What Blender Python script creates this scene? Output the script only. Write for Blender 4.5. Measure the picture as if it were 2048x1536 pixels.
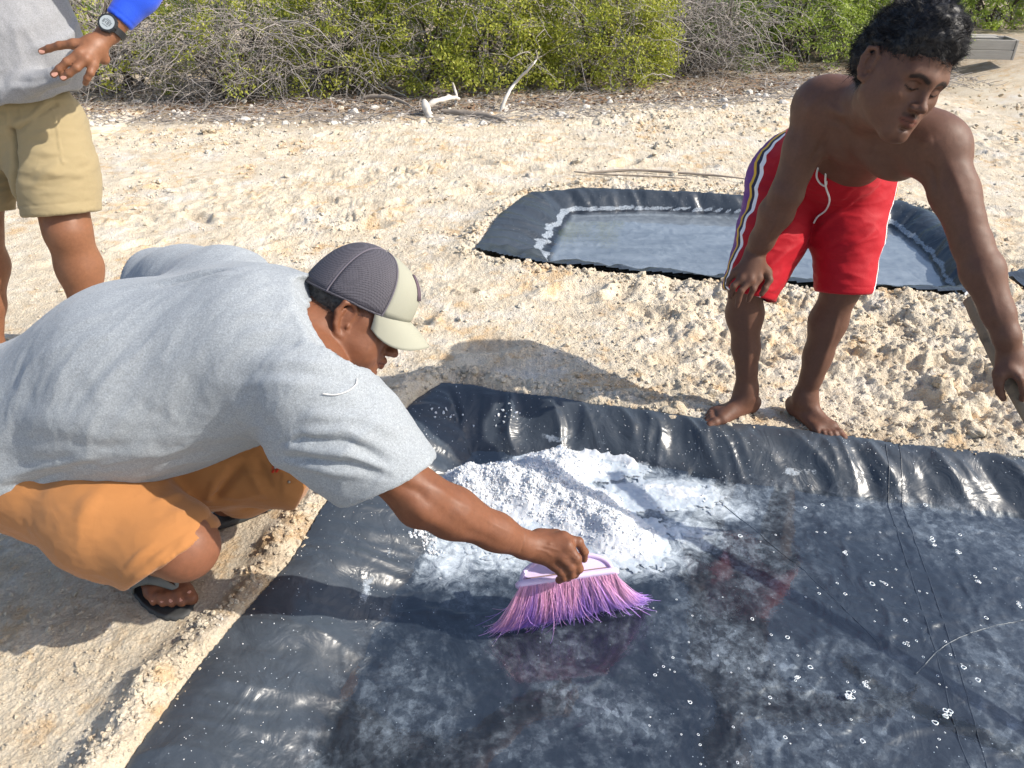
import bpy, math, random
import numpy as np
from mathutils.bvhtree import BVHTree
from mathutils import Vector

sc = bpy.context.scene
for _o in list(bpy.data.objects):
    bpy.data.objects.remove(_o)
COL = sc.collection
random.seed(7)
rng = np.random.default_rng(7)

# ------------------------------------------------------------------ camera, light, exposure
PITCH = math.radians(32.0)
CAM_H = 1.55
FPX = 1540.0
cam = bpy.data.cameras.new('camera')
cam.sensor_width = 36.0
cam.lens = FPX / 2048 * 36.0
cam.clip_start = 0.05
cam.clip_end = 500
cam_o = bpy.data.objects.new('camera', cam)
COL.objects.link(cam_o)
cam_o.location = (0, 0, CAM_H)
cam_o.rotation_euler = (math.pi / 2 - PITCH, 0, 0)
sc.camera = cam_o

SUN_EL, SUN_AZ = math.radians(39), math.radians(102)
world = bpy.data.worlds.new('World')
sc.world = world
world.use_nodes = True
_nt = world.node_tree
_bg = _nt.nodes['Background']
_sky = _nt.nodes.new('ShaderNodeTexSky')
_sky.sky_type = 'NISHITA'
_sky.sun_disc = False
_sky.sun_elevation = SUN_EL
_sky.sun_rotation = SUN_AZ
_sky.air_density = 1.0
_sky.dust_density = 2.0
_sky.ozone_density = 1.0
_nt.links.new(_sky.outputs[0], _bg.inputs['Color'])
_bg.inputs['Strength'].default_value = 0.15
sun = bpy.data.lights.new('sun', 'SUN')
sun.energy = 4.4
sun.angle = math.radians(0.55)
sun.color = (1.0, 0.93, 0.82)
sun_o = bpy.data.objects.new('sun', sun)
COL.objects.link(sun_o)
SDIR = Vector((math.sin(SUN_AZ) * math.cos(SUN_EL), math.cos(SUN_AZ) * math.cos(SUN_EL), math.sin(SUN_EL)))
sun_o.rotation_euler = SDIR.to_track_quat('Z', 'Y').to_euler()
sun_o.location = (5, -2, 6)
sc.view_settings.view_transform = 'Standard'
sc.view_settings.look = 'None'
sc.view_settings.gamma = 1.0
sc.view_settings.use_curve_mapping = False
sc.view_settings.exposure = 0.47
sc.render.engine = 'CYCLES'
sc.cycles.use_denoising = True
sc.cycles.max_bounces = 8
sc.cycles.transparent_max_bounces = 12

# ------------------------------------------------------------------ helpers
FW = np.array([0, math.cos(PITCH), -math.sin(PITCH)])
RT = np.array([1.0, 0, 0])
UPV = np.array([0, math.sin(PITCH), math.cos(PITCH)])
CAMP = np.array([0, 0, CAM_H])


def ray(u, v):
    return FW + (u - 1024) / FPX * RT + (768 - v) / FPX * UPV


def P(u, v, d):
    return CAMP + d * ray(u, v)


def G(u, v, z=0.0):
    r = ray(u, v)
    return CAMP + (z - CAM_H) / r[2] * r


def nz(v):
    v = np.asarray(v, float)
    return v / (np.linalg.norm(v) + 1e-12)


def _h(ix, iy, iz, s):
    n = (ix * 374761393 + iy * 668265263 + iz * 2147483647 + s * 974634777).astype(np.int64)
    n = (n ^ (n >> 13)) * 1274126177
    n = n & 0x7fffffff
    n = (n ^ (n >> 16))
    return (n & 0xffff).astype(np.float32) / 65535.0


def vn(x, y, z=None, s=0):
    """value noise, -1..1"""
    x = np.asarray(x, np.float32); y = np.asarray(y, np.float32)
    ix = np.floor(x).astype(np.int64); iy = np.floor(y).astype(np.int64)
    fx = x - ix; fy = y - iy
    fx = fx * fx * fx * (fx * (fx * 6 - 15) + 10); fy = fy * fy * fy * (fy * (fy * 6 - 15) + 10)
    if z is None:
        a = _h(ix, iy, 0, s); b = _h(ix + 1, iy, 0, s); c = _h(ix, iy + 1, 0, s); d = _h(ix + 1, iy + 1, 0, s)
        return ((a + (b - a) * fx) * (1 - fy) + (c + (d - c) * fx) * fy) * 2 - 1
    z = np.asarray(z, np.float32)
    iz = np.floor(z).astype(np.int64); fz = z - iz
    fz = fz * fz * (3 - 2 * fz)
    r = 0
    for k, wz in ((0, 1 - fz), (1, fz)):
        a = _h(ix, iy, iz + k, s); b = _h(ix + 1, iy, iz + k, s); c = _h(ix, iy + 1, iz + k, s); d = _h(ix + 1, iy + 1, iz + k, s)
        r = r + ((a + (b - a) * fx) * (1 - fy) + (c + (d - c) * fx) * fy) * wz
    return r * 2 - 1


def fbm(x, y, o=4, s=0, g=0.5, z=None):
    r = 0; a = 1.0; t = 0
    c, sn = math.cos(.6), math.sin(.6)
    for k in range(o):
        r = r + a * vn(x, y, z, s + k * 17)
        t += a; a *= g
        x, y = (x * c - y * sn) * 2.03 + 3.1, (x * sn + y * c) * 2.03 + 1.7
        if z is not None:
            z = z * 2.03
    return r / t


def worley(x, y, s=0):
    """distance to nearest feature, second nearest, and cell random"""
    ix = np.floor(x).astype(np.int64); iy = np.floor(y).astype(np.int64)
    d1 = np.full(x.shape, 9.0, np.float32); d2 = d1.copy(); rr = d1 * 0
    for a in (-1, 0, 1):
        for b in (-1, 0, 1):
            cx = ix + a; cy = iy + b
            px = cx + _h(cx, cy, 1, s); py = cy + _h(cx, cy, 2, s)
            d = np.hypot(px - x, py - y).astype(np.float32)
            m = d < d1
            d2 = np.where(m, d1, np.minimum(d2, d))
            rr = np.where(m, _h(cx, cy, 3, s), rr)
            d1 = np.where(m, d, d1)
    return d1, d2, rr


def ss(a, b, x):
    t = np.clip((x - a) / (b - a), 0, 1)
    return t * t * (3 - 2 * t)


def poly_sd(poly, x, y, arc=False):
    """signed distance (negative inside) and arc length along the outline"""
    poly = np.asarray(poly, float)
    x = np.asarray(x, np.float32); y = np.asarray(y, np.float32)
    best = np.full(x.shape, 1e9, np.float32); s = np.zeros(x.shape, np.float32)
    ins = np.zeros(x.shape, bool)
    L = 0.0
    n = len(poly)
    for i in range(n):
        a = poly[i]; b = poly[(i + 1) % n]
        e = b - a; le = np.hypot(*e)
        t = np.clip(((x - a[0]) * e[0] + (y - a[1]) * e[1]) / (le * le), 0, 1)
        d = np.hypot(x - a[0] - t * e[0], y - a[1] - t * e[1])
        m = d < best
        best = np.where(m, d, best)
        if arc:
            s = np.where(m, L + t * le, s)
        c = (a[1] > y) != (b[1] > y)
        if abs(e[1]) > 1e-9:
            ins ^= c & (x < e[0] * (y - a[1]) / e[1] + a[0])
        L += le
    sd = np.where(ins, -best, best)
    return (sd, s) if arc else sd


def tag(o, label=None, cat=None, group=None, kind=None):
    if label: o['label'] = label
    if cat: o['category'] = cat
    if group: o['group'] = group
    if kind: o['kind'] = kind
    return o


def empty(name, loc, label=None, cat=None, group=None):
    o = bpy.data.objects.new(name, None)
    COL.objects.link(o)
    o.location = tuple(float(c) for c in loc)
    o.empty_display_size = 0.1
    return tag(o, label, cat, group)


def wloc(o):
    p = np.zeros(3)
    while o is not None:
        p += np.array(o.location)
        o = o.parent
    return p


def mesh(name, V, F, mat, parent=None, smooth=True, attrs=None):
    """V (n,3) world, F array (m,k) or list of arrays; linked as one object, vertices relative to its parent"""
    V = np.asarray(V, np.float32)
    if parent is not None:
        V = V - wloc(parent).astype(np.float32)
    Fs = F if isinstance(F, (list, tuple)) and len(F) and isinstance(F[0], np.ndarray) and F[0].ndim == 2 else [np.asarray(F)]
    me = bpy.data.meshes.new(name)
    me.vertices.add(len(V)); me.vertices.foreach_set('co', V.ravel())
    nl = sum(f.size for f in Fs); npoly = sum(len(f) for f in Fs)
    me.loops.add(nl); me.polygons.add(npoly)
    me.loops.foreach_set('vertex_index', np.concatenate([f.ravel() for f in Fs]).astype(np.int32))
    ls = []; st = 0
    for f in Fs:
        ls.append(st + np.arange(len(f)) * f.shape[1]); st += f.size
    me.polygons.foreach_set('loop_start', np.concatenate(ls).astype(np.int32))
    me.polygons.foreach_set('use_smooth', np.full(npoly, bool(smooth)))
    me.update(calc_edges=True)
    if attrs:
        for k, a in attrs.items():
            a = np.asarray(a, np.float32)
            if a.ndim == 1:
                at = me.attributes.new(k, 'FLOAT', 'POINT'); at.data.foreach_set('value', a)
            else:
                if a.shape[1] == 3:
                    a = np.concatenate([a, np.ones((len(a), 1), np.float32)], 1)
                at = me.attributes.new(k, 'FLOAT_COLOR', 'POINT'); at.data.foreach_set('color', a.ravel())
    if mat is not None:
        me.materials.append(mat)
    o = bpy.data.objects.new(name, me)
    COL.objects.link(o)
    if parent is not None:
        o.parent = parent
    return o


def merge(parts):
    Vs = []; Fs = []; n = 0
    for V, F in parts:
        Vs.append(V); Fs.append(np.asarray(F) + n); n += len(V)
    return np.concatenate(Vs), Fs


def grid_faces(nx, ny):
    i = np.arange((nx - 1) * (ny - 1))
    a = (i // (ny - 1)) * ny + i % (ny - 1)
    return np.stack([a, a + ny, a + ny + 1, a + 1], 1)


def tubes(Pp, r, sides=3, cap=False):
    """Pp (N,K,3) polylines, r (N,K) radii"""
    Pp = np.asarray(Pp, np.float64); r = np.asarray(r, np.float64)
    if Pp.ndim == 2:
        Pp = Pp[None]; r = np.broadcast_to(r, (1, Pp.shape[1]))
    N, K, _ = Pp.shape
    T = np.gradient(Pp, axis=1)
    T /= np.linalg.norm(T, axis=2, keepdims=True) + 1e-12
    ref = np.where(np.abs(T[:, :1, 2:3]) > .8, np.array([1.0, 0, 0]), np.array([0, 0, 1.0]))
    ref = np.broadcast_to(ref, T.shape)
    A = np.cross(T, ref); A /= np.linalg.norm(A, axis=2, keepdims=True) + 1e-12
    B = np.cross(T, A)
    th = np.arange(sides) / sides * 2 * np.pi
    V = Pp[:, :, None] + r[:, :, None, None] * (A[:, :, None] * np.cos(th)[:, None] + B[:, :, None] * np.sin(th)[:, None])
    V = V.reshape(-1, 3)
    n, k, s = np.meshgrid(np.arange(N), np.arange(K - 1), np.arange(sides), indexing='ij')
    b = (n * K + k) * sides; s2 = (s + 1) % sides
    F = np.stack([b + s, b + s2, b + sides + s2, b + sides + s], -1).reshape(-1, 4)
    if cap and sides == 4 or cap:
        c0 = (np.arange(N) * K)[:, None] * sides + np.arange(sides)[::-1]
        c1 = (np.arange(N) * K + K - 1)[:, None] * sides + np.arange(sides)
        return V, [F, np.concatenate([c0, c1])]
    return V, F


def tube(pts, r, sides=8, sub=4):
    """smooth tube through a few points with caps"""
    pts = np.asarray(pts, float); r = np.broadcast_to(np.asarray(r, float), (len(pts),))
    if sub > 1 and len(pts) > 2:
        pts, r = catmull(pts, r, sub)
    V, F = tubes(pts[None], r[None], sides, True)
    return V, F


def catmull(pts, r, sub):
    n = len(pts); out = []; rr = []
    for i in range(n - 1):
        p0 = pts[max(i - 1, 0)]; p1 = pts[i]; p2 = pts[i + 1]; p3 = pts[min(i + 2, n - 1)]
        for k in range(sub):
            t = k / sub
            out.append(.5 * ((2 * p1) + (-p0 + p2) * t + (2 * p0 - 5 * p1 + 4 * p2 - p3) * t * t + (-p0 + 3 * p1 - 3 * p2 + p3) * t ** 3))
            rr.append(r[i] * (1 - t) + r[i + 1] * t)
    out.append(pts[-1]); rr.append(r[-1])
    return np.array(out), np.array(rr)


def ico(sub=1):
    t = (1 + 5 ** .5) / 2
    V = [(-1, t, 0), (1, t, 0), (-1, -t, 0), (1, -t, 0), (0, -1, t), (0, 1, t), (0, -1, -t), (0, 1, -t), (t, 0, -1), (t, 0, 1), (-t, 0, -1), (-t, 0, 1)]
    V = [nz(v) for v in V]
    F = [(0, 11, 5), (0, 5, 1), (0, 1, 7), (0, 7, 10), (0, 10, 11), (1, 5, 9), (5, 11, 4), (11, 10, 2), (10, 7, 6), (7, 1, 8), (3, 9, 4), (3, 4, 2), (3, 2, 6), (3, 6, 8), (3, 8, 9), (4, 9, 5), (2, 4, 11), (6, 2, 10), (8, 6, 7), (9, 8, 1)]
    for _ in range(sub):
        c = {}; F2 = []
        def mid(a, b):
            k = (min(a, b), max(a, b))
            if k not in c:
                c[k] = len(V); V.append(nz(V[a] + V[b]))
            return c[k]
        for a, b, d in F:
            x, y, z = mid(a, b), mid(b, d), mid(d, a)
            F2 += [(a, x, z), (b, y, x), (d, z, y), (x, y, z)]
        F = F2
    return np.array(V), np.array(F)


def scatter(pos, size, base, flat=1.0, jit=.3, seed=0):
    """copies of a lump at pos (N,3) with random turn, size and dents, as one mesh"""
    g = np.random.default_rng(seed)
    V, F = base; N = len(pos); n = len(V)
    q = g.normal(size=(N, 4)); q /= np.linalg.norm(q, axis=1, keepdims=True)
    w, x, y, z = q.T
    R = np.stack([1 - 2 * (y * y + z * z), 2 * (x * y - z * w), 2 * (x * z + y * w), 2 * (x * y + z * w), 1 - 2 * (x * x + z * z), 2 * (y * z - x * w), 2 * (x * z - y * w), 2 * (y * z + x * w), 1 - 2 * (x * x + y * y)], 1).reshape(N, 3, 3)
    W = V[None] * (1 + jit * g.normal(size=(N, n, 1))) * g.uniform(.6, 1.25, (N, 1, 3))
    W = np.einsum('nij,nkj->nki', R, W) * np.asarray(size).reshape(-1, 1, 1)
    W[..., 2] *= flat
    W = W + pos[:, None]
    FF = (F[None] + (np.arange(N) * n)[:, None, None]).reshape(-1, F.shape[1])
    return W.reshape(-1, 3), FF


# ---- node helpers
class NT:
    def __init__(s, name):
        s.m = bpy.data.materials.new(name); s.m.use_nodes = True
        s.t = s.m.node_tree; s.b = s.t.nodes['Principled BSDF']; s.out = s.t.nodes['Material Output']
        s.co = s.t.nodes.new('ShaderNodeTexCoord')
    def n(s, t, **k):
        x = s.t.nodes.new(t)
        for a, v in k.items():
            if a.startswith('i_'):
                x.inputs[a[2:].replace('_', ' ')].default_value = v
            else:
                setattr(x, a, v)
        return x
    def l(s, a, b):
        s.t.links.new(a, b); return a
    def map(s, scale=(1, 1, 1), rot=(0, 0, 0)):
        m = s.n('ShaderNodeMapping'); s.l(s.co.outputs['Object'], m.inputs[0])
        m.inputs['Scale'].default_value = scale; m.inputs['Rotation'].default_value = rot
        return m.outputs[0]
    def noise(s, scale, detail=4, rough=.55, dist=0, vec=None):
        x = s.n('ShaderNodeTexNoise'); x.inputs['Scale'].default_value = scale; x.inputs['Detail'].default_value = detail
        x.inputs['Roughness'].default_value = rough; x.inputs['Distortion'].default_value = dist
        s.l(vec if vec is not None else s.co.outputs['Object'], x.inputs['Vector'])
        return x.outputs['Fac']
    def vor(s, scale, feature='F1', out='Distance', vec=None, rnd=1):
        x = s.n('ShaderNodeTexVoronoi'); x.feature = feature; x.inputs['Scale'].default_value = scale
        x.inputs['Randomness'].default_value = rnd
        s.l(vec if vec is not None else s.co.outputs['Object'], x.inputs['Vector'])
        return x.outputs[out]
    def ramp(s, f, stops):
        x = s.n('ShaderNodeValToRGB'); e = x.color_ramp.elements
        while len(e) < len(stops): e.new(.5)
        for q, (p, c) in zip(e, stops):
            q.position = p; q.color = (c, c, c, 1) if isinstance(c, (int, float)) else (*c, 1)
        s.l(f, x.inputs[0]); return x.outputs[0]
    def mix(s, f, a, b, mode='MIX'):
        x = s.n('ShaderNodeMix', data_type='RGBA', blend_type=mode)
        for v, i in ((f, 0), (a, 6), (b, 7)):
            if hasattr(v, 'links'): s.l(v, x.inputs[i])
            else: x.inputs[i].default_value = v if i == 0 else (*v, 1)
        return x.outputs[2]
    def math(s, op, a, b=0.0, c=None, clamp=False):
        x = s.n('ShaderNodeMath', operation=op, use_clamp=clamp)
        for i, v in enumerate((a, b) if c is None else (a, b, c)):
            if hasattr(v, 'links'): s.l(v, x.inputs[i])
            else: x.inputs[i].default_value = v
        return x.outputs[0]
    def attr(s, name, out='Fac'):
        x = s.n('ShaderNodeAttribute', attribute_name=name); return x.outputs[out]
    def bump(s, h, strength=.5, dist=.01, prev=None):
        x = s.n('ShaderNodeBump'); x.inputs['Strength'].default_value = strength; x.inputs['Distance'].default_value = dist
        s.l(h, x.inputs['Height'])
        if prev is not None: s.l(prev, x.inputs['Normal'])
        return x.outputs[0]
    def set(s, **k):
        names = {'color': 'Base Color', 'rough': 'Roughness', 'metal': 'Metallic', 'normal': 'Normal', 'spec': 'Specular IOR Level', 'sheen': 'Sheen Weight', 'sss': 'Subsurface Weight', 'trans': 'Transmission Weight', 'coat': 'Coat Weight', 'ior': 'IOR', 'alpha': 'Alpha'}
        for a, v in k.items():
            i = s.b.inputs[names[a]]
            if hasattr(v, 'links'): s.l(v, i)
            else: i.default_value = (*v, 1) if a == 'color' else v
        return s.m


def simple(name, color, rough=.6, bump=0, bscale=200, var=.15, spec=.4, vscale=8, metal=0):
    n = NT(name)
    c = n.mix(n.noise(vscale, 5), tuple(x * (1 - var) for x in color), tuple(min(1, x * (1 + var)) for x in color))
    k = dict(color=c, rough=rough, spec=spec, metal=metal)
    if bump: k['normal'] = n.bump(n.noise(bscale, 4), bump, .002)
    return n.set(**k)


# ------------------------------------------------------------------ ground and ponds: outlines on the ground
def gl(pts, z):
    return [G(u, v, z)[:2] for u, v in pts]


NEAR_OUT = gl([(345, 1400), (450, 1270), (580, 1128), (640, 1030), (700, 945), (780, 850), (835, 798), (885, 770), (950, 775), (1010, 788), (1100, 800), (1340, 832), (1500, 852), (1680, 875), (2048, 915)], .03)
NEAR_OUT = [(-.85, .35), (-.80, .93)] + NEAR_OUT + [(2.6, 1.78), (2.5, .35)]
NEAR_IN = gl([(675, 1430), (716, 1357), (789, 1240), (843, 1139), (885, 1069), (925, 945), (960, 915), (1180, 915), (1300, 935), (1450, 965), (1620, 988), (1800, 1008), (2048, 1037)], -.06)
NEAR_IN = [(-.50, .6), (-.43, 1.0)] + NEAR_IN + [(2.35, 1.62), (2.3, .6)]
FAR_OUT = gl([(948, 500), (1000, 430), (1060, 385), (1180, 378), (1480, 392), (1800, 403), (1870, 430), (1935, 510), (1960, 588), (1750, 578), (1450, 560), (1240, 540), (1070, 527)], .03)
FAR_IN = gl([(1110, 520), (1135, 460), (1150, 430), (1300, 425), (1450, 430), (1775, 455), (1850, 510), (1895, 585)], -.06) 
FAR_IN = FAR_IN[:8] + [(1.6, 3.46), (1.05, 3.56), (.55, 3.66)]
THIRD_OUT = [(2.42, 3.15), (2.36, 3.42), (3.2, 3.75), (4.2, 3.6), (4.0, 2.7), (3.0, 2.75)]
THIRD_IN = [(2.75, 3.2), (2.75, 3.35), (3.2, 3.5), (3.9, 3.4), (3.8, 2.95), (3.05, 2.98)]


def terrain(x, y, detail=True):
    x = np.asarray(x, np.float64); y = np.asarray(y, np.float64)
    z = .022 * fbm(x * 1.1, y * 1.1, 3, 5) + .012 * fbm(x * 4, y * 4, 3, 9)
    rough = ss(.1, .7, x - .15 * y + .25) * ss(1.9, 2.2, y) * (1 - ss(3.3, 3.7, y)) * .9 + .10
    rough = rough + .55 * ss(.05, .5, fbm(x * 1.1 + 4, y * 1.6, 3, 31))
    if detail:
        d1, d2, rr = worley(x * 8 + .6 * fbm(x * 9, y * 9, 2, 3), y * 9 + .6 * fbm(x * 9 + 7, y * 9, 2, 4), 2)
        lump = ss(0.0, .35, d2 - d1) * (rr - .25)
        z = z + .034 * rough * lump + .020 * rough * fbm(x * 14, y * 16, 3, 12)
        b = np.abs(fbm(x * 30, y * 30, 3, 77))
        wx = x + .012 * fbm(x * 40, y * 40, 2, 6); wy = y + .012 * fbm(x * 40 + 9, y * 40, 2, 7)
        q1, _, r1 = worley(wx * 34, wy * 34, 41); q2, _, r2 = worley(wx * 75, wy * 75, 43)
        z = z + (.003 + .011 * rough) * (np.clip(1 - q1 * 1.15, 0, 1) * r1) + (.0022 + .004 * rough) * np.clip(1 - q2, 0, 1) * r2
        z = z + (.007 + .012 * rough) * (b - .2) + .003 * fbm(x * 90, y * 90, 2, 45)
        # scuffs and footprints
        gq = np.random.default_rng(3)
        prints = [(gq.uniform(-2.8, 3.6), gq.uniform(2.6, 6.8), gq.uniform(.08, .14), gq.uniform(-.7, 1.2), gq.uniform(.008, .022)) for _ in range(70)]
        for fx, fy, fr, a, dp in prints + list(((1.62, 3.0, .11, .4, .03), (.30, 3.30, .12, .2, .022), (.62, 3.05, .1, -.5, .02), (-.1, 2.75, .13, .1, .014), (1.95, 2.75, .11, .9, .022), (-.2, 3.25, .04, 0, .03), (1.7, 2.4, .1, .3, .02), (1.45, 2.2, .09, .2, .02))):
            ca, sa = math.cos(a), math.sin(a)
            dx = ((x - fx) * ca + (y - fy) * sa) / fr; dy = (-(x - fx) * sa + (y - fy) * ca) / (fr * .45)
            q = dx * dx + dy * dy
            z = z - dp * np.exp(-q * q) * 1.3 + dp * .5 * np.exp(-((np.sqrt(q) - 1.4) / .3) ** 2)
    flat = .0
    for out, hb, wb in ((NEAR_OUT, .055, .085), (FAR_OUT, .03, .10), (THIRD_OUT, .03, .1)):
        o = poly_sd(out, x, y)
        near = np.exp(-(np.clip(o, 0, 9) / .05) ** 2)
        z = z * (1 - .75 * near) + (hb + (.028 * ss(-.2, -.45, x) if out is NEAR_OUT else 0)) * np.exp(-((o - .05) / wb) ** 2) * (.75 + .35 * fbm(x * 7, y * 7, 2, 91))
        if detail:
            z = z + .012 * np.exp(-((o - .06) / .05) ** 2) * (np.abs(fbm(x * 26, y * 26, 3, 8)) * 2.2 - .3)
        z = np.where(o < 0, np.minimum(z, .03) + np.clip(o * 3.0, -.26, 0), z)
    # flat trampled places where people stand
    for fx, fy, r in ((.98, 2.26, .28), (-.82, 1.42, .16), (-.72, 1.78, .14), (-1.35, 2.75, .3)):
        w = np.exp(-((x - fx) ** 2 + (y - fy) ** 2) / r ** 2)
        z = z * (1 - .85 * w) + .017 * w
    return z


def axis_steps(lo, hi, step):
    a = [lo]
    while a[-1] < hi:
        a.append(a[-1] + step(a[-1]))
    return np.array(a)


# ------------------------------------------------------------------ materials of the setting
def mat_sand():
    n = NT('pale salty sand')
    big = n.noise(1.1, 4, .6)
    mid = n.noise(7, 6, .65)
    c = n.mix(n.ramp(mid, [(.3, (.46, .40, .32)), (.5, (.60, .535, .43)), (.72, (.72, .67, .575))]), (.6, .53, .42), (.6, .53, .42))
    c = n.ramp(mid, [(.28, (.46, .375, .275)), (.48, (.60, .515, .395)), (.7, (.68, .61, .49))])
    orange = n.ramp(n.math('MULTIPLY', n.noise(2.3, 6, .7), n.noise(13, 4, .6)), [(.27, 0), (.36, .75)])
    c = n.mix(orange, c, (.56, .385, .215))
    white = n.ramp(n.noise(3.1, 7, .7), [(.52, 0), (.68, .7)])
    c = n.mix(white, c, (.66, .635, .59))
    grain = n.noise(160, 3, .7)
    c = n.mix(.22, c, n.ramp(grain, [(.3, .25), (.7, .9)]), 'OVERLAY')
    speck = n.ramp(n.vor(60), [(.04, 1), (.09, 0)])
    c = n.mix(n.math('MULTIPLY', speck, .5), c, (.18, .13, .09))
    lit = n.attr('litter')
    ln = n.math('MULTIPLY', lit, n.ramp(n.noise(9, 6, .7), [(.25, 1), (.7, .35)]))
    c = n.mix(ln, c, n.ramp(n.noise(40, 5, .7), [(.3, (.06, .042, .03)), (.6, (.19, .13, .09)), (.8, (.4, .33, .26))]))
    wet = n.attr('wet')
    c = n.mix(wet, c, n.mix(1, c, (.55, .46, .38), 'MULTIPLY'))
    h = n.noise(48, 8, .78)
    nm = n.bump(h, .6, .012)
    nm = n.bump(n.vor(110), .7, .006, nm)
    nm = n.bump(n.noise(300, 4, .75), .9, .003, nm)
    return n.set(color=c, rough=.92, spec=.2, normal=nm)


def mat_liner(far=False):
    n = NT('black plastic liner')
    v = n.co.outputs['Object']
    crust = n.attr('crust'); floor = n.attr('floor')
    colw = n.mix(n.noise(1.6, 3, .5), (.010, .014, .022), (.022, .028, .038))
    col = n.mix(n.noise(2.0, 5, .6), (.034, .043, .056), (.050, .062, .078))
    # dusty salt film, patchy
    film = n.ramp(n.noise(5, 8, .72, 1.2), [(.42, 0), (.72, .5)])
    fine = n.ramp(n.noise(48, 5, .7), [(.35, 0), (.65, 1)])
    film2 = n.math('MULTIPLY', film, fine)
    pale = n.math('MULTIPLY', n.ramp(n.noise(2.4, 9, .72, .4), [(.45, .06), (.61, 1)]), n.ramp(n.noise(34, 9, .82, .1), [(.42, .18), (.60, 1)]))
    fl = n.math('MULTIPLY', floor, n.math('ADD', n.math('MULTIPLY', pale, .56), .0), clamp=True)
    sl = n.math('ADD', n.attr('slush'), n.math('MULTIPLY', n.math('SUBTRACT', n.noise(24, 9, .78, 1.0), .5), 1.9))
    sl = n.math('MULTIPLY', n.ramp(sl, [(.25, 0), (1.0, 1)]), n.math('MULTIPLY', n.attr('slush'), 2.5, clamp=True))
    fk = n.n('ShaderNodeSeparateColor'); n.l(n.vor(48, out='Color'), fk.inputs[0])
    fl = n.math('MULTIPLY', fl, n.ramp(fk.outputs[0], [(.2, .40), (.8, 1)]))
    m = n.math('ADD', n.math('MULTIPLY', film2, .05), fl, clamp=True)
    m = n.math('ADD', m, sl, clamp=True)
    cn = n.ramp(n.math('ADD', crust, n.math('MULTIPLY', n.math('SUBTRACT', n.noise(22, 7, .75), .5), 1.5)), [(.55, 0), (.68, .8)])
    if far:
        st = n.noise(5, 7, .62, .4, vec=n.map((.6, 2.2, 1)))
        sl = n.math('MULTIPLY', n.attr('slush'), n.ramp(st, [(.25, .55), (.75, 1)]))
        m = sl
    m = n.math('MAXIMUM', m, n.math('MULTIPLY', cn, n.ramp(n.noise(120, 3, .7), [(.3, .2), (.65, .95)])))
    dots = n.math('MULTIPLY', n.ramp(n.vor(95), [(.10, 1), (.16, 0)]), n.ramp(n.vor(95, out='Color'), [(.72, 0), (.74, 1)]))
    m = n.math('MAXIMUM', m, n.math('MULTIPLY', dots, n.ramp(n.noise(6, 3), [(.38, 0), (.6, 1)])))
    col = n.mix(n.math('MULTIPLY', floor, 1.0, clamp=True), col, colw)
    c = n.mix(m, col, n.mix(sl, (.40, .46, .53), (.74, .77, .80)))
    crumple = n.noise(9, 3, .5, 1.5)
    nm = n.bump(crumple, .35, .02)
    nm = n.bump(n.noise(34, 4, .6, .8), .10, .005, nm)
    nm = n.bump(m, .4, .002, nm)
    r = n.mix(m, (.31, .31, .31), (.75, .75, .75))
    return n.set(color=c, rough=r, spec=.5, normal=nm)


def mat_water():
    n = NT('shallow brine')
    n.t.nodes.remove(n.b)
    tr = n.n('ShaderNodeBsdfTransparent'); tr.inputs[0].default_value = (.93, .96, .98, 1)
    gl_ = n.n('ShaderNodeBsdfGlossy'); gl_.inputs['Roughness'].default_value = .035
    nm = n.bump(n.noise(16, 4, .6, .5), .06, .005)
    nm = n.bump(n.noise(70, 3, .6), .05, .0015, nm)
    n.l(nm, gl_.inputs['Normal'])
    lw = n.n('ShaderNodeLayerWeight'); lw.inputs['Blend'].default_value = .5; n.l(nm, lw.inputs['Normal'])
    fr = n.math('ADD', n.math('MULTIPLY', n.math('POWER', lw.outputs['Facing'], 4.2), .92), .080, clamp=True)
    mx = n.n('ShaderNodeMixShader'); n.l(fr, mx.inputs[0]); n.l(tr.outputs[0], mx.inputs[1]); n.l(gl_.outputs[0], mx.inputs[2])
    n.l(mx.outputs[0], n.out.inputs[0])
    return n.m


def mat_salt():
    n = NT('wet white salt')
    c = n.mix(n.noise(12, 5, .7), (.52, .555, .60), (.70, .725, .76))
    nm = n.bump(n.noise(200, 4, .75), .5, .003)
    nm = n.bump(n.vor(330), .25, .002, nm)
    n.b.inputs['Subsurface Radius'].default_value = (.01, .012, .014)
    n.b.inputs['Subsurface Scale'].default_value = .6
    return n.set(color=c, rough=.42, spec=.5, normal=nm, sss=.6)


M_SAND = mat_sand(); M_LINER = mat_liner(); M_FAR = mat_liner(True); M_WATER = mat_water(); M_SALT = mat_salt()

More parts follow.
